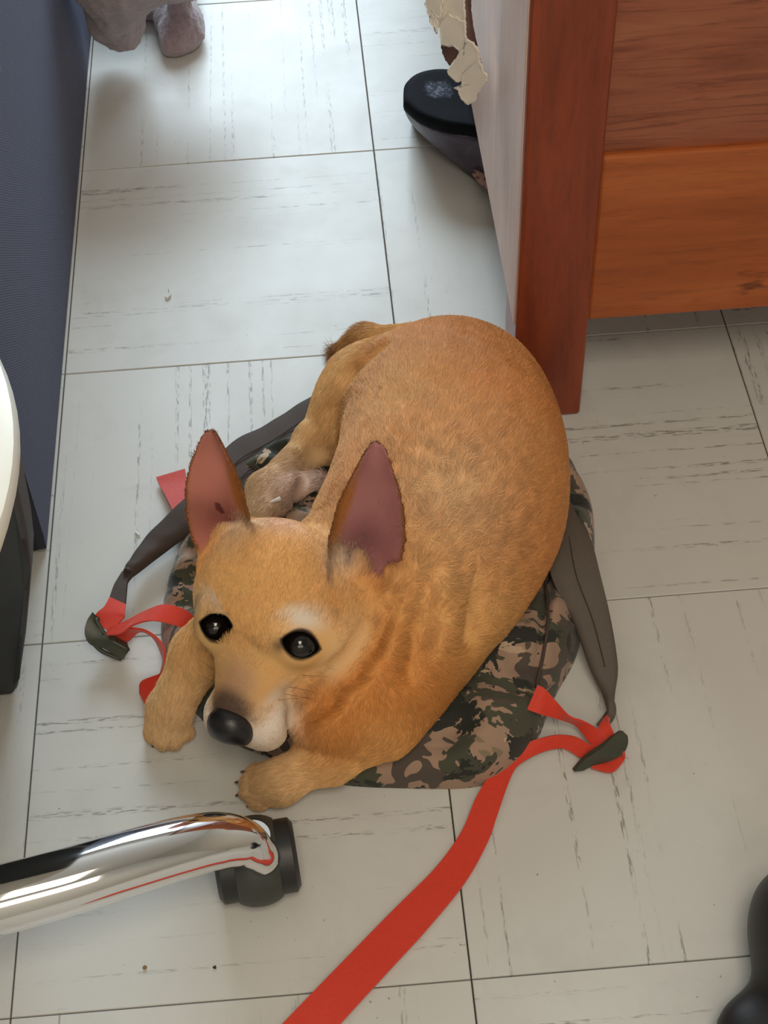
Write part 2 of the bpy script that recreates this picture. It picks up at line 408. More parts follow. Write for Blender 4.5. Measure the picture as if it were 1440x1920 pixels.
# ================================================================== OTTOMAN / SOFA SIDE (left)
ot = tag(empty('fabric_sofa', (-.35, .40, 0)), 'navy charcoal sofa end covered in ribbed cloth along the left edge', 'sofa')
n_y, n_z = 90, 26
V, F = [], []
ys = np.linspace(.399, 1.9, n_y); zs = np.linspace(.004, .42, n_z)
for a, y in enumerate(ys):
    for b, z in enumerate(zs):
        amp = .012 * np.clip((y - .9) / .35, 0, 1) * (z / .42)
        x = -.0012 + amp * (math.sin(y * 34 + 1.5 * z) + .5 * math.sin(y * 61))
        if b == 0: x -= .0008
        V.append((x, y, z))
for a in range(n_y - 1):
    for b in range(n_z - 1):
        i = a * n_z + b; F.append((i, i + n_z, i + n_z + 1, i + 1))
no = len(V)
V += [(v[0] - .012, v[1], v[2]) for v in V]
F += [tuple(no + k for k in f[::-1]) for f in F]
for a in range(n_y - 1):
    for b in (0, n_z - 1):
        i = a * n_z + b; F.append((i, i + n_z, i + n_z + no, i + no))
for b in range(n_z - 1):
    for a in (0, n_y - 1):
        i = a * n_z + b; F.append((i, i + 1, i + 1 + no, i + no))
cover = adopt(from_data('side_cover', V, F, MT['rib'], None), ot)
m = cover.modifiers.new('es', 'EDGE_SPLIT'); m.split_angle = .9
sof = mat_plain('shaded_front_cloth', srgb(38, 40, 48), .85, 300, .12, .2)  # sofa cloth with the shade of its front face put into the colour
b = box('front_board', (-.68, .398, 0.0), (-.0055, .425, .42), sof, None, .006, 3); adopt(b, ot)
# rounded foot corner at the front: small cut-back block
adopt(box('seat_box', (-.68, .425, .02), (-.016, 1.89, .43), sof, None, .01, 3), ot)
adopt(box('seat_cushion', (-.69, .395, .43), (-.005, 1.9, .52), MT['rib'], None, .03, 4), ot)

# ================================================================== WHITE ROUND SIDE TABLE (left edge)
TCX, TCY, TZ, TR = -.1445, .104, .42, .2263
st = tag(empty('side_table', (TCX, TCY, 0)), 'white round side table on charcoal tapered legs beside the navy sofa', 'table')
lathe_at('tabletop', [(0.001, TZ - .022), (TR - .012, TZ - .022), (TR - .003, TZ - .018), (TR, TZ - .010), (TR - .002, TZ - .003), (TR - .008, TZ), (.001, TZ)],
         (TCX, TCY, 0), (0, 0, 1), MT['white'], st, 96)
def table_leg(ang):                                          # flat board legs, tapered towards the floor
    Vv = []; prof = [(25, 830, TZ - .0225), (40, 900, .32), (55, 975, .225), (61, 1030, .165), (59, 1075, .14), (51, 1160, .085), (41, 1230, .042), (36, 1260, .014), (28, 1271, 0.)]
    E_ = [A(*p) for p in prof]; wd = np.array([.10, .11, .115, .115, .11, .095, .075, .062, .05])
    for dy in (-.016, .016):
        Vv += [p + np.array([0, dy, 0]) for p in E_] + [p + np.array([-w, dy, 0]) for p, w in zip(E_[::-1], wd[::-1])]
    n = 2 * len(E_)
    Ff = [tuple(range(n)), tuple(range(n, 2 * n))] + [(i, (i + 1) % n, n + (i + 1) % n, n + i) for i in range(n)]
    o = from_data('leg', Vv, Ff, MT['charcoal'], None, False)
    o.data.transform(Matrix.Translation((TCX, TCY, 0)) @ Matrix.Rotation(ang, 4, 'Z') @ Matrix.Translation((-TCX, -TCY, 0)))
    bevel_mod(o, .004, 3, .5); adopt(o, st)
for k in range(3): table_leg(k * 2 * PI / 3)

# ================================================================== SIGNED-DISTANCE MODELLING (dog, throw, shoes)
def smin(a, b, k):
    h = np.maximum(k - np.abs(a - b), 0) / k
    return np.minimum(a, b) - h * h * k * .25
def smax(a, b, k): return -smin(-a, -b, k)
class Cone:
    def __init__(s, a, b, ra, rb, k=.02, col=None, flow=None, squash=None):
        s.a, s.b, s.ra, s.rb, s.k, s.col = np.array(a), np.array(b), ra, rb, k, col
        s.flow = nrm(s.b - s.a) if flow is None else np.array(flow)
        r = max(ra, rb); s.lo = np.minimum(s.a, s.b) - r; s.hi = np.maximum(s.a, s.b) + r
    def d(s, P):
        ab = s.b - s.a; t = np.clip(((P - s.a) @ ab) / (ab @ ab), 0, 1)
        return np.linalg.norm(P - s.a - t[..., None] * ab, axis=-1) - (s.ra + (s.rb - s.ra) * t)
class Group:                                                # several shapes blended together first, then joined to the rest with its own k
    def __init__(s, prims, k):
        s.p, s.k = prims, k; s.lo = np.min([p.lo for p in prims], axis=0); s.hi = np.max([p.hi for p in prims], axis=0)
    def d(s, P):
        r = None
        for p in s.p: r = p.d(P) if r is None else smin(r, p.d(P), p.k)   # each shape keeps its own blend
        return r
class Ell:
    def __init__(s, c, r, M=None, k=.02, col=None, flow=(0, 0, -1)):
        s.c, s.r, s.k, s.col, s.flow = np.array(c), np.array(r), k, col, np.array(flow)
        s.M = np.eye(3) if M is None else np.array(M)        # columns = axes
        e = np.abs(s.M) @ s.r; s.lo, s.hi = s.c - e, s.c + e
    def d(s, P):
        q = (P - s.c) @ s.M
        k0 = np.linalg.norm(q / s.r, axis=-1); k1 = np.linalg.norm(q / (s.r ** 2), axis=-1) + 1e-9
        return k0 * (k0 - 1) / k1
def field(prims, h, pad=.012, post=None):
    lo = np.min([p.lo for p in prims], axis=0) - pad; hi = np.max([p.hi for p in prims], axis=0) + pad
    n = np.ceil((hi - lo) / h).astype(int) + 1
    D = np.full(n, .05, np.float32)
    ax = [lo[i] + h * np.arange(n[i]) for i in range(3)]
    for p in prims:
        m = p.k + .012
        i0 = np.maximum(np.floor((p.lo - m - lo) / h).astype(int), 0); i1 = np.minimum(np.ceil((p.hi + m - lo) / h).astype(int) + 1, n)
        P = np.stack(np.meshgrid(*[ax[i][i0[i]:i1[i]] for i in range(3)], indexing='ij'), -1)
        sl = tuple(slice(i0[i], i1[i]) for i in range(3))
        d = p.d(P)
        D[sl] = smax(D[sl], -d, p.k) if getattr(p, 'cut', False) else smin(D[sl], d, p.k)
    if post is not None: post(D, ax)
    return D, lo, h
def surface_nets(D, lo, h):
    S = D < 0; n = np.array(D.shape)
    c = np.zeros(n - 1, np.int8)
    for i in (0, 1):
        for j in (0, 1):
            for k in (0, 1): c += S[i:n[0] - 1 + i, j:n[1] - 1 + j, k:n[2] - 1 + k]
    act = np.argwhere((c > 0) & (c < 8)); idx = -np.ones(n - 1, np.int64)
    idx[tuple(act.T)] = np.arange(len(act))
    ps = np.zeros((len(act), 3)); cnt = np.zeros(len(act))
    cor = [(i, j, k) for i in (0, 1) for j in (0, 1) for k in (0, 1)]
    val = {q: D[act[:, 0] + q[0], act[:, 1] + q[1], act[:, 2] + q[2]].astype(float) for q in cor}
    for a in cor:
        for d in range(3):
            if a[d] == 0:
                b = list(a); b[d] = 1; b = tuple(b)
                va, vb = val[a], val[b]; m = (va < 0) != (vb < 0)
                t = np.where(m, va / np.where(m, va - vb, 1), 0)
                e = np.tile(np.array(a, float), (len(act), 1)); e[:, d] += t
                ps += e * m[:, None]; cnt += m
    V = lo + (act + ps / cnt[:, None]) * h
    F = []
    for d in range(3):
        u, w = (d + 1) % 3, (d + 2) % 3
        s0 = [slice(None)] * 3; s1 = [slice(None)] * 3; s0[d] = slice(0, -1); s1[d] = slice(1, None)
        X = S[tuple(s0)] != S[tuple(s1)]; e = np.argwhere(X)
        ok = (e[:, u] > 0) & (e[:, w] > 0) & (e[:, u] < n[u] - 1) & (e[:, w] < n[w] - 1); e = e[ok]
        def g(du, dw):
            q = e.copy(); q[:, u] += du; q[:, w] += dw; return idx[tuple(q.T)]
        f = np.stack([g(-1, -1), g(0, -1), g(0, 0), g(-1, 0)], 1)
        ins = S[tuple(e.T)]
        f[~ins] = f[~ins][:, ::-1]; F.append(f)
    return V, np.concatenate(F)
def np_mesh(name, V, F):
    me = bpy.data.meshes.new(name)
    me.vertices.add(len(V)); me.vertices.foreach_set('co', V.astype(np.float32).ravel())
    me.loops.add(F.size); me.loops.foreach_set('vertex_index', F.astype(np.int32).ravel())
    me.polygons.add(len(F)); me.polygons.foreach_set('loop_start', np.arange(0, F.size, 4, dtype=np.int32))
    me.update(calc_edges=True); me.validate(); return me
def relax(V, F, it=2, lam=.5):
    E = np.concatenate([F[:, [0, 1]], F[:, [1, 2]], F[:, [2, 3]], F[:, [3, 0]]])
    deg = np.bincount(E.ravel(), minlength=len(V))[:, None]
    for _ in range(it):
        Sx = np.stack([np.bincount(E[:, 0], V[E[:, 1], a], len(V)) + np.bincount(E[:, 1], V[E[:, 0], a], len(V)) for a in range(3)], 1)
        V = V + lam * (Sx / deg - V)
    return V
def normals_of(V, F):
    fn = np.cross(V[F[:, 2]] - V[F[:, 0]], V[F[:, 3]] - V[F[:, 1]])
    N = np.zeros_like(V)
    for c in range(4):
        for a in range(3): N[:, a] += np.bincount(F[:, c], fn[:, a], len(V))
    return N / (np.linalg.norm(N, axis=1, keepdims=True) + 1e-12), fn
def bandnoise(P, f, seed):
    r = np.random.default_rng(seed); o = np.zeros(len(P))
    for _ in range(7):
        k = nrm(r.normal(size=3)) * f * r.uniform(.6, 1.5); o += np.sin(P @ k + r.uniform(0, 6.28))
    return o / 2.6
def sdf_obj(name, prims, h, mat, parent=None, post=None, it=2):
    V, F = surface_nets(*field(prims, h, post=post)); V = relax(V, F, it)
    o = link(name, np_mesh(name, V, F), mat, None)
    if parent is not None: adopt(o, parent)
    return o

# ================================================================== BACKPACK
outline_px = [(345, 1000), (322, 1070), (306, 1130), (303, 1200), (335, 1290), (410, 1372), (500, 1412), (570, 1438), (640, 1464), (760, 1471), (880, 1470),
              (945, 1448), (1005, 1385), (1036, 1310), (1078, 1232), (1092, 1180), (1112, 1080), (1115, 1005), (1110, 955), (1088, 908), (1060, 866),
              (1000, 800), (900, 770), (760, 770), (640, 790), (540, 840), (430, 900)]
OUT = catmull([A(u, v, .006)[:2] for u, v in outline_px + outline_px[:1]], 240)[:-1]
BC = A(720, 1130, 0)[:2]
ang = np.arctan2(OUT[:, 1] - BC[1], OUT[:, 0] - BC[0]); rad = np.linalg.norm(OUT - BC, axis=1)
od = np.argsort(ang); ANG, RAD = ang[od], rad[od]
ANGp = np.r_[ANG[-1] - 2 * PI, ANG, ANG[0] + 2 * PI]; RADp = np.r_[RAD[-1], RAD, RAD[0]]
def bag_h(x, y):
    dx, dy = x - BC[0], y - BC[1]
    R = np.interp(np.arctan2(dy, dx), ANGp, RADp); r = np.sqrt(dx * dx + dy * dy)
    edge = np.maximum(R - r, 0)                              # distance to the outline
    H = .036 + .010 * np.clip((dx + .02) / .12, 0, 1)        # the bag is fuller at the right
    prof = np.sqrt(np.clip(1 - (1 - np.clip(edge / .03, 0, 1)) ** 2, 0, 1))
    P = np.stack([x.ravel(), y.ravel(), 0 * x.ravel()], 1)
    w = bandnoise(P * np.array([1, 1.7, 1]), 55, 3) * .0060 + bandnoise(P @ np.array([[1, .6, 0], [-.3, 1.6, 0], [0, 0, 1]]), 140, 5) * .0042
    seam = np.abs(dx * .97 - dy * .24 - .128)                # piping seam along the right side of the main panel
    w = w.reshape(x.shape) - .008 * np.exp(-(seam / .0045) ** 2)
    return np.where(r < R, np.maximum(H * prof + w * np.clip(edge / .02, 0, 1), .0015), 0)
bag = tag(empty('camouflage_backpack', (float(BC[0]), float(BC[1]), 0)), 'flattened camouflage backpack with orange red straps lying under the dog', 'backpack')
nr, na = 110, 360
rr = np.sqrt(np.linspace(0.00001, 1, nr)); th = np.linspace(-PI, PI, na, endpoint=False)
RA = np.interp(th, ANGp, RADp) * .9995
Xg = BC[0] + rr[:, None] * RA * np.cos(th); Yg = BC[1] + rr[:, None] * RA * np.sin(th)
Zg = bag_h(Xg, Yg); Zg[-1] = .004
V = np.stack([Xg, Yg, Zg], -1).reshape(-1, 3); F = []
for i in range(nr - 1):
    a = i * na + np.arange(na); b = i * na + (np.arange(na) + 1) % na
    F.append(np.stack([a, a + na, b + na, b], 1))
F = np.concatenate(F)
base = V[-na:].copy(); base[:, 2] = .0005; V = np.concatenate([V, base])
a = (nr - 1) * na + np.arange(na); b = (nr - 1) * na + (np.arange(na) + 1) % na; F = np.concatenate([F, np.stack([a, a + na, b + na, b], 1)])
me = np_mesh('main_pocket', V, F); adopt(link('main_pocket', me, MT['camo']), bag)
def bz(u, v, extra=0.):                                      # height of the bag under a pixel
    z = .02
    for _ in range(4): p = A(u, v, z); z = float(bag_h(np.array([p[0]]), np.array([p[1]]))[0])
    return z + extra
# piping along the seam
seam_px = [(1020, 1075), (1028, 1150), (1020, 1220), (1005, 1290)]
tube('piping', [A(u, v, bz(u, v, .001)) for u, v in seam_px], [.0013] * 4, MT['strap_dark'], bag, 30, 8)

# right padded shoulder strap
R_L = [(1035, 890), (1040, 960), (1030, 1040), (1036, 1090), (1075, 1165), (1108, 1255), (1130, 1300), (1138, 1340), (1122, 1362)]
R_R = [(1052, 893), (1074, 955), (1106, 1012), (1125, 1080), (1144, 1160), (1157, 1245), (1154, 1290), (1150, 1318), (1140, 1345)]
zs_ = [.036, .05, .053, .048, .034, .020, .014, .014, .012]
px_strip('shoulder_strap', [(a[0], a[1], z, b[0], b[1], z) for a, b, z in zip(R_L, R_R, zs_)], .005, MT['strap'], bag, n=60, across=10, puff=.003)
pts = [((a[0] + b[0]) / 2 + 2, (a[1] + b[1]) / 2, z + .0056) for a, b, z in zip(R_L[1:6], R_R[1:6], zs_[1:6])]
tube('stitching', [A(*p) for p in pts], [.0004] * 5, MT['stitch'], bag, 30, 6)
# left padded shoulder strap: wide stitched part behind the dog, then the free tapering length
W_L = [(620, 726), (560, 762), (500, 800), (430, 838), (380, 905), (330, 955), (275, 1010), (243, 1055), (232, 1075)]
W_R = [(665, 800), (590, 838), (530, 880), (478, 918), (440, 960), (355, 1000), (305, 1035), (262, 1068), (247, 1079)]
zz = [.03, .028, .028, .03, .03, .026, .02, .022, .022]
px_strip('shoulder_strap', [(a[0], a[1], z, b[0], b[1], z) for a, b, z in zip(W_L, W_R, zz)], .006, MT['strap_dark'], bag, n=70, across=10, puff=.004, wav=.0004)
for f in (.33, .62):
    pts = [(a[0] * (1 - f) + b[0] * f, a[1] * (1 - f) + b[1] * f, z + .0085) for a, b, z in zip(W_L[:5], W_R[:5], zz[:5])]
    tube('stitching', [A(*p) for p in pts], [.0006] * 5, MT['stitch'], bag, 40, 6)
px_strip('strap_end', [(230, 1073, .021, 248, 1080, .023), (222, 1086, .022, 240, 1090, .024), (214, 1100, .024, 238, 1102, .026), (206, 1122, .026, 235, 1138, .028)],
         .003, MT['strap_dark'], bag, n=24)
# webbing around the left buckle
W = MT['webbing']
px_strip('webbing', [(206, 1120, .027, 236, 1134, .029), (196, 1138, .027, 234, 1152, .03), (182, 1150, .026, 231, 1160, .029), (176, 1166, .023, 205, 1184, .026)], .0016, W, bag, n=24)
px_strip('webbing', [(372, 1164, .040, 356, 1186, .034), (352, 1146, .046, 338, 1176, .040), (325, 1136, .048, 306, 1167, .044), (302, 1135, .046, 280, 1164, .044),
                     (268, 1148, .038, 250, 1172, .038), (240, 1163, .032, 226, 1188, .030), (206, 1176, .027, 196, 1192, .024)], .0016, W, bag, n=50)
px_strip('webbing', [(198, 1188, .020, 212, 1208, .010), (220, 1178, .028, 240, 1202, .012), (245, 1178, .031, 262, 1184, .022), (272, 1182, .031, 286, 1194, .018), (296, 1198, .030, 300, 1218, .014),
                     (308, 1218, .028, 306, 1240, .012), (309, 1245, .024, 300, 1268, .010), (302, 1262, .014, 294, 1296, .006), (266, 1278, .006, 284, 1318, .008), (262, 1300, .004, 276, 1328, .006)], .0016, W, bag, n=70)
px_strip('strap_tab', [(293, 896, .006, 347, 880, .006), (300, 912, .006, 352, 905, .006), (318, 945, .010, 362, 930, .010), (334, 985, .016, 368, 975, .016), (338, 1000, .013, 372, 995, .016), (346, 1022, .012, 376, 1015, .016)],
         .002, MT['webtab'], bag, n=40)
# left buckle: a curved ladder-lock seen on its edge
px_strip('buckle', [(175, 1149, .036, 183, 1162, .030), (163, 1164, .033, 186, 1176, .028), (159, 1186, .028, 193, 1192, .025), (168, 1204, .022, 205, 1196, .024), (192, 1212, .015, 222, 1200, .019),
                    (215, 1226, .009, 239, 1208, .015), (232, 1236, .005, 240, 1216, .011)], .0045, MT['buckle'], bag, n=40, across=6)
for s in ((178, 1160, .034, 240, 1218, .014), (163, 1190, .024, 228, 1236, .004)):
    tube('buckle_bar', [A(s[0], s[1], s[2]), (A(s[0], s[1], s[2]) + A(s[3], s[4], s[5])) / 2 + np.array([-.003, -.002, -.001]), A(s[3], s[4], s[5])], [.0018] * 3, MT['buckle'], bag, 16, 10)
# webbing around the right buckle, and the long loose tail running out of the frame
px_strip('webbing', [(1008, 1284, .046, 988, 1330, .034), (1022, 1292, .044, 1010, 1338, .032), (1040, 1312, .036, 1035, 1345, .024), (1066, 1342, .026, 1062, 1352, .016), (1094, 1353, .020, 1082, 1362, .012),
                     (1122, 1368, .018, 1104, 1390, .010), (1142, 1392, .014, 1122, 1408, .010)], .0016, W, bag, n=50)
px_strip('webbing', [(1140, 1338, .014, 1146, 1345, .013), (1124, 1362, .016, 1142, 1352, .019), (1126, 1385, .013, 1150, 1372, .018), (1138, 1400, .012, 1156, 1388, .016)], .0016, W, bag, n=24)
px_strip('webbing', [(1162, 1396, .014, 1170, 1412, .014), (1158, 1418, .007, 1170, 1426, .007), (1140, 1430, .004, 1146, 1448, .004), (1116, 1424, .004, 1108, 1440, .004)], .0016, W, bag, n=30)
tail_px = [(1138, 1396, .012, 1110, 1428, .004), (1112, 1398, .012, 1094, 1424, .003), (1080, 1382, .013, 1060, 1404, .004), (1046, 1378, .013, 1036, 1404, .004), (1014, 1384, .012, 1010, 1412, .004), (986, 1394, .010, 988, 1424, .005), (958, 1414, .008, 966, 1442, .006),
           (925, 1445, .007, 950, 1478, .006), (893, 1495, .006, 932, 1530, .005), (865, 1560, .004, 914, 1580, .004), (816, 1628, .003, 872, 1655, .003), (740, 1704, .003, 803, 1740, .003), (650, 1796, .003, 728, 1822, .003),
           (530, 1920, .003, 634, 1925, .003), (410, 2050, .003, 520, 2060, .003), (300, 2170, .003, 420, 2190, .003)]
px_strip('loose_webbing', tail_px, .0017, W, bag, n=130, across=6)
px_strip('buckle', [(1164, 1370, .022, 1173, 1380, .018), (1148, 1380, .023, 1174, 1396, .015), (1128, 1398, .021, 1164, 1412, .011), (1108, 1412, .016, 1138, 1424, .007), (1094, 1422, .010, 1112, 1432, .004), (1075, 1444, .003, 1092, 1442, .002)],
         .0045, MT['buckle'], bag, n=40, across=6)

# ================================================================== DOG
tan, tan2, back_c, orange, cream, creamy, pinkish = [np.array(srgb(*c)[:3]) for c in
    ((238, 186, 116), (242, 196, 134), (224, 154, 88), (220, 148, 76), (230, 204, 168), (220, 184, 136), (214, 150, 120))]
leg_c = np.array(srgb(238, 198, 144)[:3])
Sv, Fv = camvec(.895, -.19, .40), None
Fv = camvec(-.318, -.894, .318); Sv = nrm(Sv - Fv * (Sv @ Fv)); Uv = np.cross(Sv, Fv); Uv = Uv if Uv[2] > 0 else -Uv
HM = np.stack([Sv, Fv, Uv], 1); HC = A(518, 1098, .130)
def hd(s, f, u): return HC + HM @ np.array([s, f, u])
spine_back = nrm(A(880, 640, .1) - A(760, 1100, .1))
down = np.array([0, 0, -1.])
prims = []
def add(p): prims.append(p); return p
# torso
add(Ell(A(845, 780, .088), (.081, .086, .074), None, .03, back_c, spine_back + .6 * down))
add(Ell(A(850, 890, .092), (.0875, .085, .078), None, .04, back_c, spine_back + .6 * down))
add(Ell(A(815, 1000, .092), (.088, .075, .078), None, .04, back_c, spine_back + .6 * down))
add(Ell(A(752, 1110, .080), (.078, .070, .068), None, .04, tan, spine_back + .7 * down))
add(Ell(A(688, 1232, .066), (.060, .054, .050), None, .035, orange, .4 * spine_back + down))
add(Cone(A(715, 1180, .072), A(585, 1130, .092), .058, .042, .03, orange, .6 * spine_back + .6 * down))
add(Cone(A(635, 1325, .055), A(700, 1305, .052), .032, .040, .025, orange, .2 * spine_back + down))
# throat / cheek fold
add(Cone(hd(.020, -.03, -.04), A(630, 1320, .055), .036, .034, .02, orange, down))
# hind leg nearer the left edge of the picture
add(Ell(A(728, 762, .066), (.060, .060, .054), None, .024, tan2, (-.6, -.6, -.5)))
add(Cone(A(690, 755, .060), A(607, 822, .048), .042, .022, .016, leg_c, (-.6, -.6, -.4)))
add(Cone(A(585, 835, .046), A(500, 918, .046), .0150, .0125, .010, creamy, (-.7, -.6, -.1)))
add(Cone(A(500, 918, .046), A(488, 975, .042), .0145, .0145, .010, creamy, (-.5, -.8, -.1)))
# other hind paw tucked beneath the belly
paw2 = np.array(srgb(232, 208, 196)[:3])
add(Cone(A(585, 900, .044), A(532, 922, .048), .0135, .0125, .004, paw2, (-1, -.3, 0)))
add(Ell(A(524, 928, .049), (.011, .010, .010), None, .004, paw2, (-1, -.3, 0)))
add(Ell(A(526, 953, .040), (.012, .009, .009), None, .004, np.array(srgb(90, 74, 72)[:3]), (-1, -.3, 0)))
# tail
add(Cone(A(770, 655, .050), A(690, 648, .034), .022, .0165, .02, tan, (-1, .2, -.3)))
add(Cone(A(690, 648, .034), A(652, 660, .022), .016, .010, .012, np.array(srgb(150, 98, 60)[:3]), (-1, -.2, -.3)))
# forelegs
add(Cone(A(445, 1160, .075), A(375, 1225, .052), .026, .0185, .012, tan, (-.3, -.9, -.3)))
add(Cone(A(375, 1225, .052), A(322, 1320, .026), .0185, .0160, .012, leg_c, (-.3, -.9, -.3)))
add(Ell(A(314, 1350, .0150), (.0160, .0200, .0135), HM * np.array([1, 1, 1]), .012, creamy, (-.3, -.9, -.2)))
for u, v in ((288, 1372), (306, 1385), (328, 1384), (346, 1368)):
    add(Ell(A(u, v, .009), (.0070, .0085, .0088), None, .003, creamy, (-.2, -1, -.2)))
add(Cone(A(700, 1352, .046), A(625, 1414, .029), .030, .0180, .012, tan, (-.9, -.4, -.1)))
add(Cone(A(625, 1414, .029), A(530, 1460, .021), .0180, .0150, .012, leg_c, (-.95, -.3, -.1)))
add(Ell(A(516, 1470, .0160), (.0190, .0155, .0135), None, .010, creamy, (-1, -.2, -.1)))
for u, v in ((486, 1450), (474, 1466), (474, 1485), (489, 1500)):
    add(Ell(A(u, v, .0095), (.0090, .0070, .0088), None, .003, creamy, (-1, -.1, -.1)))
# head
head_ids = len(prims)
back = -Fv
def H(c, r, k, col, flow=None): return add(Ell(hd(*c), r, HM, k, col, back if flow is None else flow))
fore_c = np.array(srgb(242, 188, 118)[:3])
H((0, .002, .000), (.054, .049, .048), .02, fore_c)
H((.036, .012, -.018), (.031, .036, .032), .02, tan)
H((-.034, .010, -.018), (.028, .036, .032), .02, tan)
add(Cone(hd(0, .020, -.008), hd(-.0025, .080, -.018), .037, .0210, .022, tan, back))
H((.0140, .089, -.033), (.0170, .0195, .0175), .010, cream * .92)
H((-.0180, .089, -.033), (.0165, .0195, .0175), .010, cream * .92)
add(Cone(hd(0, .015, -.036), hd(0, .092, -.045), .028, .0135, .012, cream, back))
H((.022, .038, .020), (.0150, .0120, .0105), .012, tan2)     # brows
H((-.022, .038, .020), (.0150, .0120, .0105), .012, tan2)
n_head = len(prims)
# ears
class Ear:
    def __init__(s, base, tip, n0, prof, cup, k=.008, side=1):
        s.base = np.array(base); e = np.array(tip) - s.base; s.L = np.linalg.norm(e); s.E = e / s.L
        s.N = nrm(n0 - s.E * (n0 @ s.E)); s.Lx = np.cross(s.N, s.E); s.k = k; s.prof = prof; s.cup = cup; s.side = side
        s.Lx = s.Lx if s.Lx @ RC[:, 0] > 0 else -s.Lx
        s.col = orange; s.flow = s.E
        r = .035; s.lo = np.minimum(s.base, np.array(tip)) - r; s.hi = np.maximum(s.base, np.array(tip)) + r
    def loc(s, P):
        q = P - s.base; t = (q @ s.E) / s.L
        c = np.interp(t, s.prof[0], s.prof[2]); hw = np.interp(t, s.prof[0], s.prof[1])
        l = (q @ s.Lx) - c; nn = q @ s.N
        return t, l, hw, nn
    def d(s, P):
        t, l, hw, nn = s.loc(P); r = np.clip(np.abs(l) / (hw + 1e-4), 0, 1.3)
        cup = s.cup * np.clip(1.15 - t * .75, .1, 1.2)
        surf = cup * (r ** 2 - .55) + .0022 * np.exp(-((l * s.side / (hw + 1e-4) - .15 - .6 * t) / .16) ** 2) * np.clip(1 - t / .5, 0, 1) + .0016 * np.exp(-((l * s.side / (hw + 1e-4) + .45) / .14) ** 2) * np.clip(1 - t / .45, 0, 1)
        th = .0019 + .0030 * np.clip(.35 - t, 0, 1)
        return np.maximum(np.maximum((np.abs(nn - surf) - th) * .8, (np.abs(l) - hw) * .85), np.maximum(-t - .12, t - 1.0) * s.L)
tt = np.array([-.15, 0, .12, .33, .55, .72, .86, .95, 1.0])
earA = add(Ear(A(424, 1026, .150), A(394, 810, .246), camvec(-.22, -.35, .9),
               (tt, np.array([.016, .0195, .0215, .0232, .0208, .0165, .0108, .0072, .004]), np.array([0, 0, -.001, -.001, -.001, -.0005, 0, 0, 0])), .014))
earB = add(Ear(A(677, 1080, .147) + camvec(.1, -.42, .9) * .005, A(706, 832, .250), camvec(.10, -.42, .9),
               (tt, np.array([.016, .0200, .0240, .0262, .0230, .0175, .0115, .0078, .0044]), np.array([0, 0, 0, .000, .000, .000, 0, 0, 0])), .016))
add(Ell(earA.base - earA.E * .002 - earA.N * .014, (.017, .012, .016), None, .010, orange, back))
add(Ell(earB.base - earB.E * .000 - earB.N * .018, (.019, .012, .018), None, .010, orange, back))
# eyes: where the balls sit (they look up, to the camera)
EY = []
for tgt, s_, w, hh in ((( 404, 1174), -1, .0118, .0092), ((562, 1208), 1, .0135, .0086)):
    ctr = hd(.0305 * s_, .043, .006)
    dv = ray(*tgt); t_ = ((ctr - CP) @ dv) / (dv @ dv); ctr = CP + dv * t_        # keep its depth, put it on the eye's ray
    EY.append((ctr, nrm(CP - ctr), w, hh, s_))
def carve(D, ax):
    def region(c, r):
        i0 = [max(int((c[i] - r - ax[i][0]) / VOX), 0) for i in range(3)]; i1 = [min(int((c[i] + r - ax[i][0]) / VOX) + 2, len(ax[i])) for i in range(3)]
        return tuple(slice(a, b) for a, b in zip(i0, i1)), np.stack(np.meshgrid(*[ax[i][i0[i]:i1[i]] for i in range(3)], indexing='ij'), -1)
    for c, look, w, hh, s_ in EY:
        sl, P = region(c, .030); q = P - c
        lx = nrm(Sv * .9 - look * (Sv @ look)); ly = np.cross(look, lx); ly = ly if ly @ Uv > 0 or ly @ RC[:, 1] > 0 else -ly
        d = D[sl]
        d = smin(d, np.linalg.norm(q, axis=-1) - .0150, .008)                     # lids bulge over the ball
        x, y = q @ lx, q @ ly
        alm = np.abs(y) - hh * (1 - np.clip(np.abs(x) / w, 0, 1.4) ** 2.2)         # almond opening
        alm = np.where(q @ look > 0, alm, .01)
        D[sl] = smax(d, -alm * .8, .002)
    # mouth line
    for s_ in (-1, 1):
        sl, P = region(hd(.016 * s_, .072, -.046), .036)
        D[sl] = smax(D[sl], -(Cone(hd(.003 * s_, .107, -.0440), hd(.030 * s_, .050, -.050), .0012, .0012).d(P)), .002)
    # folds of the skin: behind the cheek, between thigh and belly, at the shoulder and foreleg
    def hit(u, v):
        dv = ray(u, v); dv = dv / -dv[2]
        for zz_ in np.arange(.24, .01, -.001):
            p = CP + dv * (CP[2] - zz_); i = [int(round((p[c_] - ax[c_][0]) / VOX)) for c_ in range(3)]
            if all(0 <= i[c_] < len(ax[c_]) for c_ in range(3)) and D[tuple(i)] < 0: return p
        return None
    for path, r_, k_ in (([(738, 1092), (716, 1150), (688, 1205), (652, 1256), (606, 1310), (560, 1352)], .0080, .012), ([(712, 655), (655, 702), (618, 775), (596, 850), (566, 925)], .0036, .016),
                         ([(905, 1065), (905, 1130), (885, 1195)], .0018, .024), ([(800, 1110), (796, 1180), (775, 1260)], .0014, .024)):
        h_ = [p for p in (hit(*q_) for q_ in path) if p is not None]
        for a_, b_ in zip(h_[:-1], h_[1:]):
            if np.linalg.norm(a_ - b_) > .06: continue
            sl, P = region((a_ + b_) / 2, np.linalg.norm(b_ - a_) / 2 + .03)
            D[sl] = smax(D[sl], -Cone(a_, b_, r_, r_).d(P), k_)
    # rests on the backpack and on the floor
    zf = bag_h(*np.meshgrid(ax[0], ax[1], indexing='ij'))
    D[:] = smax(D, (zf[:, :, None] + .0012 - ax[2][None, None, :]).astype(np.float32), .004)
VOX = .0017
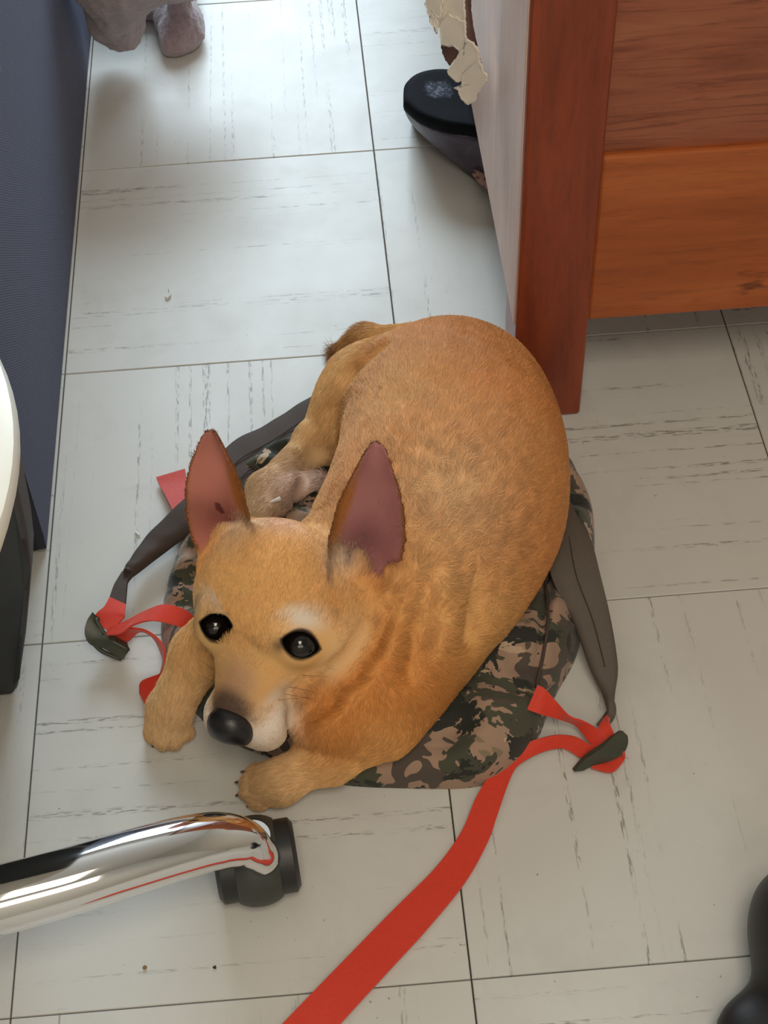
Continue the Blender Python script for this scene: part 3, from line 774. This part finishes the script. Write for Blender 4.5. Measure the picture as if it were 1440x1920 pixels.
head = Group(prims[head_ids:n_head], .007)
V, F = surface_nets(*field(prims[:head_ids] + [head] + prims[n_head:], VOX, post=carve)); V = relax(V, F, 2, .5)
N, _ = normals_of(V, F)
# coat colours and lie of the hair, blended from the nearest body parts
wsum = np.zeros(len(V)); COL = np.zeros((len(V), 3)); FLOW = np.zeros((len(V), 3)); dmin = np.full(len(V), 9.)
dh = np.full(len(V), 9.); de = {}
for i, p in enumerate(prims):
    d = p.d(V)
    if isinstance(p, Ear): de[i] = d
    w = np.exp(-np.clip(d, -.002, .2) / .006)
    wsum += w; COL += w[:, None] * p.col; FLOW += w[:, None] * nrm(p.flow)
COL /= wsum[:, None]; FLOW /= wsum[:, None]
hq = (V - HC) @ HM                                           # head-local coordinates
in_head = np.exp(-np.clip(np.min([p.d(V) for p in prims[head_ids:] if not isinstance(p, Ear)], axis=0), 0, 1) / .004)
def blend(mask, c, amt=1.):
    global COL
    m = np.clip(mask, 0, 1)[:, None] * amt; COL = COL * (1 - m) + np.array(c) * m
def sm(x, a, b): t = np.clip((x - a) / (b - a), 0, 1); return t * t * (3 - 2 * t)
lin = lambda *c: np.array(srgb(*c)[:3])
n1 = bandnoise(V, 90, 21); n2 = bandnoise(V, 30, 22); n3 = bandnoise(V, 260, 23)
# withers: paler, ruffled; saddle darker; belly side orange
pw = A(830, 935, .165); blend(np.exp(-(np.linalg.norm((V - pw) * np.array([1, 1, .6]), axis=1) / .055) ** 2) * .75, lin(240, 204, 160))
pw = A(760, 760, .15); blend(np.exp(-(np.linalg.norm(V - pw, axis=1) / .05) ** 2) * .5, lin(240, 196, 134))
blend(np.clip(n2 * .14, 0, .2), lin(206, 142, 78)); blend(np.clip(-n2 * .2, 0, .25), lin(240, 198, 140))
# head pattern
ih = in_head
blend(ih * sm(hq[:, 1], -.035, .01) * sm(-hq[:, 2], -.060, -.02), lin(234, 184, 122), .55)
blend(ih * sm(hq[:, 1], -.005, .02) * sm(hq[:, 0], .018, .034) * sm(-hq[:, 2], -.016, .0), lin(238, 196, 142), .8)      # pale cheek
blend(ih * sm(hq[:, 1], .035, .075) * sm(-np.abs(hq[:, 0]), -.022, -.004) * sm(hq[:, 2], -.022, -.004), lin(176, 138, 112), .75)     # bridge of the muzzle
blend(ih * sm(hq[:, 1], .052, .078) * sm(-hq[:, 2], .004, .018), lin(236, 224, 212), .9)                                           # whitened lips
blend(ih * sm(hq[:, 1], .03, .06) * sm(-hq[:, 2], .018, .032), lin(210, 186, 158), .8)                                               # chin
blend(ih * np.exp(-((hq[:, 0]) / .010) ** 2) * sm(hq[:, 1], -.02, .02) * (1 - sm(hq[:, 1], .04, .06)), lin(240, 190, 124), .45)
blend(ih * np.exp(-(((hq[:, 0]) / .022) ** 2 + ((hq[:, 1] + .038) / .014) ** 2)) * sm(hq[:, 2], .0, .03), lin(240, 194, 164), .8)     # pinkish crown
for c, look, w, hh, s_ in EY:
    q = V - c; lx = nrm(Sv * .9 - look * (Sv @ look)); ly = np.cross(look, lx); ly = ly if ly @ RC[:, 1] > 0 else -ly
    x, y, r = q @ lx, q @ ly, np.linalg.norm(q, axis=1)
    blend(np.exp(-(((x + .004 * s_) / .016) ** 2 + ((y - .0175) / .0075) ** 2)) * (r < .034), lin(240, 226, 210), 1.)                  # pale brow
    e = np.abs(y) - hh * (1 - np.clip(np.abs(x) / w, 0, 1.6) ** 2)
    blend((1 - sm(e, .0012, .0036)) * (r < .026) * (np.abs(x) < w * 1.35), lin(30, 24, 22), .95)                                       # dark rims
    blend(np.exp(-(((x + s_ * .014) / .006) ** 2 + ((y + .004) / .005) ** 2)) * (r < .03), lin(58, 42, 34), .75)                      # tear corner
    FLOW += (.0 * q)
mdist = np.full(len(V), 9.)
for s_ in (-1, 1): mdist = np.minimum(mdist, Cone(hd(.003 * s_, .107, -.0440), hd(.030 * s_, .050, -.050), .0012, .0012).d(V))
blend(1 - sm(mdist, .0005, .002), lin(34, 26, 24), .9)
nose_c = hd(-.0035, .1005, -.0145)
blend(1 - sm(np.linalg.norm(V - nose_c - Fv * -.008 - Uv * .008, axis=1), .010, .022), lin(70, 58, 54), .85)
# ears: pink, nearly bare inside; brown rim; tan behind
bare = np.zeros(len(V)); earw = np.zeros(len(V))
for p in (earA, earB):
    t, l, hw, nn = p.loc(V); d = p.d(V); onear = (1 - sm(d, .0006, .003)) * sm(t, -.06, .04)
    inn = np.clip((1 if p is earA else -1) * l / (hw + 1e-4), 0, 2); band = sm(inn + .12 * n1, .42, .72) * (1 - sm(t, .62, .95))     # furred fold along the inner margin
    inside = onear * sm(N @ p.N, -.05, .3) * (1 - sm(np.abs(l) / (hw + 1e-4), .84, .97)) * (1 - band)
    blend(onear, lin(170, 104, 50), .9)
    blend(onear * sm(np.abs(l) / (hw + 1e-4), .78, .95), lin(120, 78, 42), .75)
    blend(onear * sm(t, .86, .97), lin(92, 62, 42), .7)
    bowl_shade = np.exp(-((t - .2) / .22) ** 2) * np.exp(-(l / (.7 * hw + 1e-4)) ** 2)  # shade in the hollow of the ear, painted as darker purplish skin
    ca_, cb_ = (lin(190, 122, 108), lin(118, 54, 50)) if p is earA else (lin(176, 118, 116), lin(104, 54, 60))
    pk = ca_[None] * (1 - .65 * bowl_shade[:, None]) + cb_[None] * (.65 * bowl_shade[:, None])
    pk = pk * (1 + .13 * n1[:, None] + .05 * n3[:, None])
    COL = COL * (1 - inside[:, None]) + pk * inside[:, None]
    bare = np.maximum(bare, inside * sm(t, .02, .12)); earw = np.maximum(earw, onear)
    FLOW = FLOW * (1 - onear[:, None]) + onear[:, None] * (p.E * .9 + .25 * np.sign(l)[:, None] * p.Lx)
t, l, hw, nn = earA.loc(V); blend((((t - .31) * earA.L / .0050) ** 2 + ((l + .0022 + .3 * (t - .31) * earA.L) / .0026) ** 2 < 1 + .3 * n3) * earw * (N @ earA.N > 0), lin(84, 34, 30), .85)   # dark spot
COL = np.clip(COL * .90 * (1 + .04 * n1[:, None]), 0, 1)
dog_me = np_mesh('dog', V, F)
att = dog_me.color_attributes.new('coat', 'FLOAT_COLOR', 'POINT')
att.data.foreach_set('color', np.c_[COL, np.ones(len(V))].astype(np.float32).ravel())
def mat_coat(name, rough, hair=False):
    m = NM(name, rough); a = m.n('ShaderNodeAttribute'); a.attribute_name = 'coat'
    m.base(a.outputs['Color'])
    m.b.inputs['Specular IOR Level'].default_value = .25
    if not hair:
        f = m.noise(m.coord('Object'), 500, 3, .6); m.bump(f, .12, .0006)
        m.b.inputs['Subsurface Weight'].default_value = .08; m.b.inputs['Subsurface Radius'].default_value = (.006, .002, .001); m.b.inputs['Subsurface Scale'].default_value = .5
    return m.m
dog = link('dog', dog_me, mat_coat('dog_skin', .65))
tag(dog, 'tan short haired dog with big upright ears curled on the camouflage backpack', 'dog')

# fur: short strands following the lie of the coat
nh = 330000
fa = np.linalg.norm(np.cross(V[F[:, 2]] - V[F[:, 0]], V[F[:, 3]] - V[F[:, 1]]), axis=1)
fc = V[F].mean(1); fN = N[F].mean(1)
keep = (fc[:, 2] > .004)
lidr = np.zeros(len(fc), bool)
for c, look, w, hh, s_ in EY:
    q = fc - c; lx = nrm(Sv * .9 - look * (Sv @ look)); ly = np.cross(look, lx)
    lidr |= (np.abs(q @ lx) < w * 1.3) & (np.abs(q @ ly) < hh * 1.5) & (np.linalg.norm(q, axis=1) < .022)
    lidr |= np.linalg.norm(q, axis=1) < .0188
nosr = np.linalg.norm((fc - nose_c) @ HM / np.array([.0165, .014, .0145]), axis=1) < 1
face_bare = bare[F].mean(1)
wgt = fa * (keep & ~lidr & ~nosr) * (1 - .93 * np.clip(face_bare, 0, 1)) * (fN @ nrm(CP - np.array([.25, .3, .1])) > -.55)
hface = ih[F].mean(1) * (fc @ Fv > HC @ Fv - .03)
wgt *= 1 + 1.2 * hface
for p, s_ in ((earA, 1), (earB, -1)): wgt *= 1 + 5 * np.exp(-(np.linalg.norm(fc - (p.base + p.E * p.L * .14 + s_ * p.Lx * .012 + p.N * .004), axis=1) / .015) ** 2)
pick = rng.choice(len(F), nh, p=wgt / wgt.sum())
uu, vv = rng.random(nh), rng.random(nh)
q = F[pick]
b0, b1, b2, b3 = (1 - uu) * (1 - vv), uu * (1 - vv), uu * vv, (1 - uu) * vv
def itp(X): return X[q[:, 0]] * b0[:, None] + X[q[:, 1]] * b1[:, None] + X[q[:, 2]] * b2[:, None] + X[q[:, 3]] * b3[:, None]
P0, Nr, Fl, Cl = itp(V), itp(N), itp(FLOW), itp(COL)
Nr /= np.linalg.norm(Nr, axis=1, keepdims=True) + 1e-9
ruff = np.exp(-(np.linalg.norm(P0 - A(840, 950, .16), axis=1) / .065) ** 2)
jit = np.stack([bandnoise(P0, 260, s) for s in (31, 32, 33)], 1) * (.10 + .16 * ruff)[:, None] + np.stack([bandnoise(P0, 620, s) for s in (34, 35, 36)], 1) * (.06 + .50 * ruff)[:, None]
Fl = Fl / (np.linalg.norm(Fl, axis=1, keepdims=True) + 1e-9) + jit + rng.normal(size=(nh, 3)) * .16
Fl -= Nr * np.sum(Fl * Nr, 1)[:, None]; Fl /= np.linalg.norm(Fl, axis=1, keepdims=True) + 1e-9
hf = (ih[q].mean(1)); front = sm((P0 - HC) @ Fv, -.01, .05) * hf
ln = .0078 * (1 - .45 * hf) * (1 - .35 * front) * (1 - .6 * earw[q].mean(1)) * rng.uniform(.6, 1.2, nh)
ln *= 1 + .45 * ruff
pawm = np.max([np.exp(-(np.linalg.norm(P0 - A(*c_), axis=1) / .024) ** 2) for c_ in ((490, 1475, .01), (315, 1375, .01), (525, 935, .04))], axis=0); ln *= 1 - .5 * pawm
for c, look, w, hh, s_ in EY: ln *= .10 + .90 * sm(np.linalg.norm(P0 - c, axis=1), .0155, .030)
tailm = np.exp(-(np.linalg.norm(P0 - A(650, 658, .022), axis=1) / .03) ** 2); ln *= 1 + 1.6 * tailm
FZ = lambda X: np.maximum(*[np.exp(-(np.linalg.norm(X - (p.base + p.E * p.L * .14 + s * p.Lx * .012 + p.N * .004), axis=1) / .015) ** 2) for p, s in ((earA, 1), (earB, -1))]); fz = FZ(P0)
ln *= 1 + 1.5 * fz
lift = .20 + .10 * rng.random(nh) + .14 * ruff + .25 * fz
Cl = Cl * (1 - fz[:, None] * .8) + lin(236, 214, 186) * fz[:, None] * .8
pts = np.empty((nh, 4, 3))
for k, s in enumerate((0, .35, .7, 1.)):
    pts[:, k] = P0 - Nr * .0004 + ln[:, None] * (Fl * (s * (.92 + .08 * s)) + Nr * (lift * s * (1 - .45 * s))[:, None])
tone = (bandnoise(P0, 520, 62) * .04 + rng.normal(0, .16, nh))[:, None] + .30 * ruff[:, None] * (bandnoise(P0, 420, 61)[:, None] * .8 + rng.normal(.3, .7, nh)[:, None])
Cl = np.clip(Cl * (1 + np.maximum(tone, -.24)), 0, 1)
Cl = np.clip(Cl + (tailm * .0)[:, None], 0, 1)
hc = bpy.data.hair_curves.new('fur_coat'); hc.add_curves([4] * nh)
hc.attributes['position'].data.foreach_set('vector', pts.astype(np.float32).ravel())
ra = hc.attributes.get('radius') or hc.attributes.new('radius', 'FLOAT', 'POINT')
ra.data.foreach_set('value', np.tile(np.array([.00013, .00013, .00010, .00003], np.float32), nh))
ca = hc.attributes.new('coat', 'FLOAT_COLOR', 'CURVE'); ca.data.foreach_set('color', np.c_[Cl, np.ones(nh)].astype(np.float32).ravel())
hc.materials.append(mat_coat('dog_hair', .42, True))
fur = bpy.data.objects.new('fur_coat', hc); C.objects.link(fur); fur.parent = dog; tag(fur, kind='stuff')

# eyes
eye_m = NM('dark_brown_eye', .06); eye_m.b.inputs['Coat Weight'].default_value = .2; eye_m.b.inputs['Coat Roughness'].default_value = .02
eye_m.base((.006, .004, .0035, 1))
for c, look, w, hh, s_ in EY:
    lathe_at('eye', [(.0131 * math.sin(a), .0131 * math.cos(a)) for a in np.linspace(.001, PI - .001, 24)], c, look, eye_m.m, dog, 40)
# nose with nostrils
nose_m = mat_plain('black_nose_leather', srgb(30, 29, 32), .30, 900, .3, .35, .0006)
npr = [Ell(nose_c, (.0162, .0130, .0152), HM, .004), Ell(hd(-.0035, .101, -.0255), (.0085, .009, .0085), HM, .006)]
for s_ in (-1, 1):
    npr.append(Ell(hd(-.0035 + .0095 * s_, .1025, -.0195), (.0070, .0090, .0088), HM, .004))
for s_ in (-1, 1):
    e = Cone(hd(-.0035 + .0070 * s_, .1130, -.0200), hd(-.0035 + .0130 * s_, .104, -.0220), .0020, .0012, .0015); e.cut = True; npr.append(e)
e = Cone(hd(-.0035, .1120, -.0225), hd(-.0035, .108, -.034), .0006, .0006, .001); e.cut = True; npr.append(e)
sdf_obj('nose', npr, .0008, nose_m, dog, it=2)
# claws
claw_m = mat_plain('brown_claw', srgb(70, 44, 34), .35); claw_w = mat_plain('white_claw', srgb(226, 220, 212), .35)
for u, v, z, du, dv, mm in ((288, 1386, .007, -2, 15, claw_m), (309, 1396, .007, 2, 13, claw_m), (332, 1392, .007, 4, 12, claw_m), (349, 1378, .007, 6, 11, claw_m),
                            (466, 1447, .010, -14, 0, claw_m), (455, 1465, .010, -14, 2, claw_m), (455, 1486, .009, -13, 6, claw_m), (472, 1505, .007, -9, 8, claw_m), (520, 937, .055, -14, 5, claw_w)):
    a = A(u, v, z); b = A(u + du, v + dv, max(z - .005, .003)) if mm is claw_m else A(u + du, v + dv, z)
    tube('claw', [a + (a - b) * .4, a, b], [.0022, .0020, .0007], mm, dog, 10, 10)
# whiskers
wv = []
for s_ in (-1, 1):
    for k in range(6):
        a = hd((.022 + .002 * (k % 2)) * s_, .074 - .006 * k, -.020 - .003 * (k % 3)); d_ = nrm(Sv * s_ * 1.0 + Fv * rng.uniform(-.5, .1) + Uv * rng.uniform(-.25, .25))
        L_ = rng.uniform(.022, .036); wv.append((a, a + d_ * L_ * .55 + Uv * .001, a + d_ * L_ - Uv * .003))
wc = bpy.data.hair_curves.new('whiskers'); wc.add_curves([3] * len(wv))
wc.attributes['position'].data.foreach_set('vector', np.array(wv, np.float32).ravel())
ra = wc.attributes.get('radius') or wc.attributes.new('radius', 'FLOAT', 'POINT'); ra.data.foreach_set('value', np.tile(np.array([.00013, .00010, .00004], np.float32), len(wv)))
wc.materials.append(mat_plain('dark_whisker', srgb(40, 30, 26), .5)); wo = bpy.data.objects.new('whiskers', wc); C.objects.link(wo); wo.parent = dog; tag(wo, kind='stuff')

# ================================================================== CHROME CHAIR BASE WITH CASTER
ch = tag(empty('office_chair', (-.20, .0, 0)), 'office chair base with curved chrome leg and dark grey caster at lower left', 'chair')
HUBX, HUBY = -.22, -.045
leg_pts = [np.array([HUBX, HUBY, .098]), A(-120, 1722, .104), A(0, 1688, .106), A(120, 1655, .104), A(240, 1618, .099), A(340, 1590, .091), A(405, 1577, .083), A(452, 1580, .073), A(482, 1598, .061), A(496, 1612, .050)]
tube('chrome_leg', leg_pts, [.0235, .0222, .0215, .0212, .0208, .0200, .0190, .0165, .0128, .0115], MT['chrome'], ch, 70, 40, 1.0)
CC = A(479, 1605, .032); CC[2] = .0275
caster = tag(empty('caster', tuple(CC)), None); caster.parent = ch; caster.matrix_parent_inverse = Matrix.Translation(-Vector(ch.location))
AX = nrm(np.array([.97, .10, 0])); TN = np.array([-AX[1], AX[0], 0])            # wheel axle, rolling direction
R = .0255
def cast_part(nm, ob): ob.name = nm; return ob
def adoptc(o): o.parent = caster; o.matrix_parent_inverse = Matrix.Translation(-Vector(CC)); return o
for s_ in (-1, 1):
    c0 = CC + AX * s_ * .0195; c0[2] = R
    o = lathe_at('wheel', [(.001, -.0085), (R - .004, -.0085), (R, -.0055), (R, .0055), (R - .004, .0085), (R - .008, .0085), (.008, .0068), (.001, .0068)], c0, tuple(AX * s_), MT['tyre'], None, 48); adoptc(o)
# hood: curved shell over both wheels
Vh, Fh = [], []; na_, nx_ = 22, 9
for lay, rr_ in ((0, R + .0012), (1, R - .0015)):
    for i in range(na_):
        a_ = math.radians(-40 + 0*236 + 250 * i / (na_ - 1))
        for j in range(nx_):
            x_ = (-1 + 2 * j / (nx_ - 1)); crown = 1 + .16 * (1 - abs(x_) ** 2.4)
            Vh.append(CC * np.array([1, 1, 0]) + np.array([0, 0, R]) + AX * x_ * .0150 + (TN * math.cos(a_) + np.array([0, 0, 1]) * math.sin(a_)) * rr_ * crown)
o_ = na_ * nx_
for i in range(na_ - 1):
    for j in range(nx_ - 1):
        a_ = i * nx_ + j; Fh.append((a_, a_ + 1, a_ + nx_ + 1, a_ + nx_)); Fh.append((o_ + a_, o_ + a_ + nx_, o_ + a_ + nx_ + 1, o_ + a_ + 1))
for i in range(na_ - 1):
    for j in (0, nx_ - 1): a_ = i * nx_ + j; Fh.append((a_, a_ + nx_, o_ + a_ + nx_, o_ + a_))
for j in range(nx_ - 1):
    for i in (0, na_ - 1): a_ = i * nx_ + j; Fh.append((a_, a_ + 1, o_ + a_ + 1, o_ + a_))
o = from_data('hood', Vh, Fh, MT['caster'], None); m = o.modifiers.new('es', 'EDGE_SPLIT'); m.split_angle = .8; adoptc(o)
lathe_at('stem', [(.001, 0), (.0085, 0), (.0085, .020), (.0125, .021), (.0125, .029), (.001, .029)], (CC[0], CC[1], .030), (0, 0, 1), MT['chrome'], None, 32); adoptc(bpy.data.objects['stem'])
lathe_at('hub', [(.001, .07), (.034, .07), (.036, .075), (.036, .125), (.030, .132), (.001, .132)], (HUBX, HUBY, 0), (0, 0, 1), MT['chrome'], ch)
lathe_at('gas_column', [(.001, .13), (.026, .13), (.026, .30), (.020, .305), (.001, .305)], (HUBX, HUBY, 0), (0, 0, 1), MT['tyre'], ch)
# the other four legs (out of the frame) so that the chair stands
a0 = math.atan2(CC[1] - HUBY, CC[0] - HUBX); rl = math.hypot(CC[1] - HUBY, CC[0] - HUBX)
for k in (2, 3):
    a_ = a0 + k * 2 * PI / 5; e = np.array([math.cos(a_), math.sin(a_), 0]); h0 = np.array([HUBX, HUBY, 0])
    tube('chrome_leg', [h0 + np.array([0, 0, .098]), h0 + e * rl * .5 + np.array([0, 0, .103]), h0 + e * rl * .85 + np.array([0, 0, .085]), h0 + e * rl + np.array([0, 0, .052])], [.0235, .021, .018, .0115], MT['chrome'], ch, 30, 24)
    for s_ in (-1, 1):
        ax_ = np.array([-e[1], e[0], 0]); lathe_at('wheel', [(.001, -.0085), (R - .004, -.0085), (R, -.0055), (R, .0055), (R - .004, .0085), (.001, .0085)], h0 + e * rl + ax_ * s_ * .0145 + np.array([0, 0, R]), tuple(ax_ * s_), MT['tyre'], ch, 32)

# ================================================================== SLIPPER (turned sole up beside the cabinet)
sl = tag(empty('slipper', tuple(A(830, 250, 0))), 'dark slipper lying sole up under the cabinet side', 'shoe')
ax_s = nrm(A(960, 260, .07) - A(770, 175, .07)); ax_s[2] = 0; ax_s = nrm(ax_s)
sole_px = [(757, 190), (760, 158), (785, 138), (830, 131), (880, 142), (930, 175), (960, 215), (960, 245), (930, 250), (880, 240), (830, 232), (785, 214)]
SO = catmull([A(u, v, .074) for u, v in sole_px + sole_px[:1]], 61)[:-1]
cS = SO.mean(0)
rings = [(1.0, -.010, 'r'), (1.012, -.006, 'r'), (1.008, -.001, 'r'), (.97, .0022, 'r'), (.86, .0030, 'r'), (.5, .0010, 'r'), (.02, .0005, 'r')]
V, F = [], []
for k, dz, _ in rings:
    for p in SO: V.append(cS + (p - cS) * k + np.array([0, 0, dz]))
n = len(SO)
for i in range(len(rings) - 1):
    for j in range(n): F.append((i * n + j, i * n + (j + 1) % n, (i + 1) * n + (j + 1) % n, (i + 1) * n + j))
F.append(tuple((len(rings) - 1) * n + j for j in range(n))); F.append(tuple(range(n))[::-1])
adopt(from_data('sole', V, F, MT['sole'], None), sl)
low_px = [(800, 262), (772, 228), (785, 205), (830, 200), (880, 205), (930, 225), (975, 300), (985, 395), (960, 392), (915, 352), (880, 330), (840, 296)]
LO = catmull([A(u, v, .0015) for u, v in low_px + low_px[:1]], 61)[:-1]
V, F = [], []
lv = np.linspace(0, 1, 12)
for t in lv:
    bul = math.sin(t * PI) * .004
    for a_, b_ in zip(SO, LO):
        p = (a_ + np.array([0, 0, -.009])) * (1 - t) + b_ * t; c_ = (cS * (1 - t) + LO.mean(0) * t); d_ = nrm((p - c_) * np.array([1, 1, 0])); V.append(p + d_ * bul)
for i in range(len(lv) - 1):
    for j in range(n): F.append((i * n + j, i * n + (j + 1) % n, (i + 1) * n + (j + 1) % n, (i + 1) * n + j))
F.append(tuple(range(n))); F.append(tuple((len(lv) - 1) * n + j for j in range(n)))
adopt(from_data('upper', V, F, MT['slipper'], None), sl)
fp = [(888, 322), (895, 306), (908, 303), (930, 320), (945, 372), (918, 352), (900, 338)]
FP = [A(u, v, .022) for u, v in fp]
FPc = np.mean(FP, 0)
V = [p + np.array([-.002, -.004, 0]) for p in FP] + [p + np.array([.004, .006, -.004]) for p in FP]; k = len(fp)
fl = from_data('floral_trim', V, [tuple(range(k)), tuple(range(k, 2 * k))] + [(i, (i + 1) % k, k + (i + 1) % k, k + i) for i in range(k)], MT['floral'], None, False); adopt(fl, sl)

# ================================================================== CREAM FRAYED CLOTH hanging at the cabinet's side
cl = tag(empty('cream_cloth', (.385, .85, 0)), 'frayed cream cloth hanging in torn flaps against the cabinet side', 'cloth')
def flap(nm, pts, x_mid, lean, mat, rough=.9, seed=0):
    r = random.Random(seed); P = []
    n = len(pts)
    for i in range(n):
        a, b = np.array(pts[i], float), np.array(pts[(i + 1) % n], float); L_ = np.linalg.norm(b - a); kk = max(2, int(L_ / 5))
        nn = np.array([b[1] - a[1], a[0] - b[0]]) / (L_ + 1e-6)
        for s in range(kk): P.append(a + (b - a) * s / kk + nn * r.uniform(-1.8, 1.8) * rough)
    P = np.array(P); c = P.mean(0); rows = (1.0, .93, .8, .6, .35, .1)
    V, F = [], []; m_ = len(P)
    for k in rows:
        for p in P:
            q_ = c + (p - c) * k; e = np.linalg.norm(p - c)
            x = x_mid + lean * (q_[0] - c[0]) + .0004 * math.sin(q_[0] * .12 + seed) * math.cos(q_[1] * .09) - (.0012 * r.random() if k == 1.0 else 0)
            d_ = ray(q_[0], q_[1]); pn = np.array([1.2, 1., 0.]); c0 = 1.128 + (x - .372) * 1.3        # the cloth hangs in an upright plane slanting off the panel
            V.append(CP + d_ * ((c0 - CP @ pn) / (d_ @ pn)))
    for i in range(len(rows) - 1):
        for j in range(m_): F.append((i * m_ + j, i * m_ + (j + 1) % m_, (i + 1) * m_ + (j + 1) % m_, (i + 1) * m_ + j))
    F.append(tuple((len(rows) - 1) * m_ + j for j in range(m_)))
    o = from_data(nm, V, F, mat, None); s = o.modifiers.new('solid', 'SOLIDIFY'); s.thickness = .0016; s.offset = 0
    adopt(o, cl); return o
flap('torn_flap', [(797, -60), (798, 8), (803, 30), (818, 64), (819, 40), (810, 20), (826, 36), (830, 0), (830, -60)], .372, 0, MT['cream'], 1, 1)
flap('torn_flap', [(806, -60), (808, 20), (816, 38), (826, 52), (827, 78), (832, 84), (842, 87), (852, 86), (862, 95), (872, 82), (873, 50), (871, 0), (871, -60)], .378, 0, MT['cream'], 1, 2)
flap('torn_flap', [(826, 42), (842, 26), (871, 40), (874, 70), (864, 96), (850, 86), (830, 84), (826, 68)], .374, 0, MT['cream'], 1.2, 3)
flap('torn_flap', [(875, 72), (872, 86), (858, 102), (846, 124), (840, 133), (842, 143), (856, 155), (862, 152), (880, 140), (897, 118), (900, 98), (888, 80)], .371, 0, MT['cream'], 1, 4)
flap('torn_flap', [(866, 138), (864, 160), (852, 164), (858, 170), (862, 182), (878, 197), (890, 188), (896, 174), (914, 150), (914, 144), (908, 134), (900, 112), (884, 122)], .3685, 0, MT['cream'], 1, 5)
tag(flap('torn_flap', [(870, -60), (871, 30), (876, 75), (898, 112), (904, 128), (896, 96), (888, 70), (882, 20), (880, -60)], .386, 0, MT['cream_dark'], .3, 6), 'shade beside the cloth as a painted brown strip')  # brown strip drawn where only shade lies between cloth and panel
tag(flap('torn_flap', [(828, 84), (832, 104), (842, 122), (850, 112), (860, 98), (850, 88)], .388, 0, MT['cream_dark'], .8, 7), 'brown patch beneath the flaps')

# ================================================================== MAUVE FLEECE THROW (upper left)
th_ = []
th_ += [Cone(A(226, 58, .048), A(205, -90, .19), .0215, .040, .010), Cone(A(205, 40, .055), A(180, -90, .17), .026, .045, .010), Cone(A(240, 50, .050), A(250, -80, .15), .0165, .024, .006)]
th_ += [Group([Cone(A(352, 60, .020), A(320, -60, .085), .0105, .0140, .02), Cone(A(328, 78, .0125), A(292, -60, .020), .0120, .020, .030), Cone(A(354, 62, .0125), A(348, -60, .030), .0095, .0140, .020), Cone(A(338, 62, .016), A(310, -60, .045), .0130, .020, .03)], .03)]
th_[-1].k = .006
th_ += [Cone(A(272, 6, .020), A(262, -120, .06), .020, .06, .006), Cone(A(230, -120, .18), A(330, -110, .16), .07, .06, .03)]  # last cone: unseen upper bulk added so the throw casts a longer shadow
def thr_post(D, ax):
    P = np.stack(np.meshgrid(*ax, indexing='ij'), -1).reshape(-1, 3)
    D += (.0020 * bandnoise(P, 110, 51) + .0009 * bandnoise(P, 300, 52) + .0007 * bandnoise(P, 650, 53)).reshape(D.shape).astype(np.float32)
    D[:] = np.maximum(D, (.0012 - ax[2])[None, None, :].astype(np.float32))
    D[:] = np.maximum(D, (.010 - ax[0])[:, None, None].astype(np.float32))
throw = sdf_obj('fleece_throw', th_, .0026, MT['fleece'], None, thr_post, 2)
tag(throw, 'crumpled mauve fleece throw on the floor at the upper left', 'blanket')

# ================================================================== BLACK SHOE at the lower right edge
sh = tag(empty('black_shoe', tuple(A(1470, 1830, 0))), 'black shoe just entering the frame at lower right', 'shoe')
spr = [Ell(A(1500, 1800, .035), (.0285, .055, .034), None, .015), Ell(A(1462, 1945, .022), (.040, .034, .022), None, .02), Ell(A(1510, 1740, .05), (.028, .04, .04), None, .02)]
def shoe_post(D, ax): D[:] = np.maximum(D, (.006 - ax[2])[None, None, :].astype(np.float32))
sdf_obj('upper', spr, .002, MT['black'], sh, shoe_post)
V = [];
def sole_post(D, ax): D[:] = np.maximum(np.maximum(D, (.0006 - ax[2])[None, None, :]), (ax[2] - .0062)[None, None, :]).astype(np.float32)
sdf_obj('sole', [Ell(A(1500, 1800, .006), (.030, .058, .02), None, .01), Ell(A(1462, 1945, .006), (.041, .035, .02), None, .02)], .002, MT['tyre'], sh, sole_post)

# ================================================================== CRUMBS AND LINT
def crumb(nm, u, v, r, mat, label):
    bm = bmesh.new(); bmesh.ops.create_icosphere(bm, subdivisions=1, radius=r)
    p = A(u, v, 0)
    for w in bm.verts: w.co = Vector((w.co.x * random.uniform(.7, 1.4), w.co.y * random.uniform(.7, 1.3), max(w.co.z * .6, -r * .5) + r * .5 + .0003))
    for w in bm.verts: w.co += Vector((p[0], p[1], 0))
    tag(from_bm(nm, bm, mat, None, False), label, 'crumb')
crumb('floor_crumb', 272, 1815, .0016, MT['crumb'], 'light brown crumb on the tile below the chrome chair leg')
crumb('floor_crumb', 403, 1815, .0013, MT['dark_crumb'], 'dark crumb on the tile below the caster')
pl = [A(u, v, z) for u, v, z in ((316, 541, .001), (319, 546, .002), (318, 553, .0025), (313, 558, .002), (310, 556, .001))]
tag(tube('lint_thread', pl, [.0005, .0008, .0011, .0012, .0006], MT['lint'], None, 24, 8), 'curl of white lint on the tile beyond the dog', 'lint')
pl = [A(u, v, z) for u, v, z in ((254, 997, .001), (258, 1001, .0015), (262, 1004, .001))]
tag(tube('lint_thread', pl, [.0008, .0010, .0008], MT['lint'], None, 12, 8), 'short pale lint on the tile beside the left shoulder strap', 'lint')
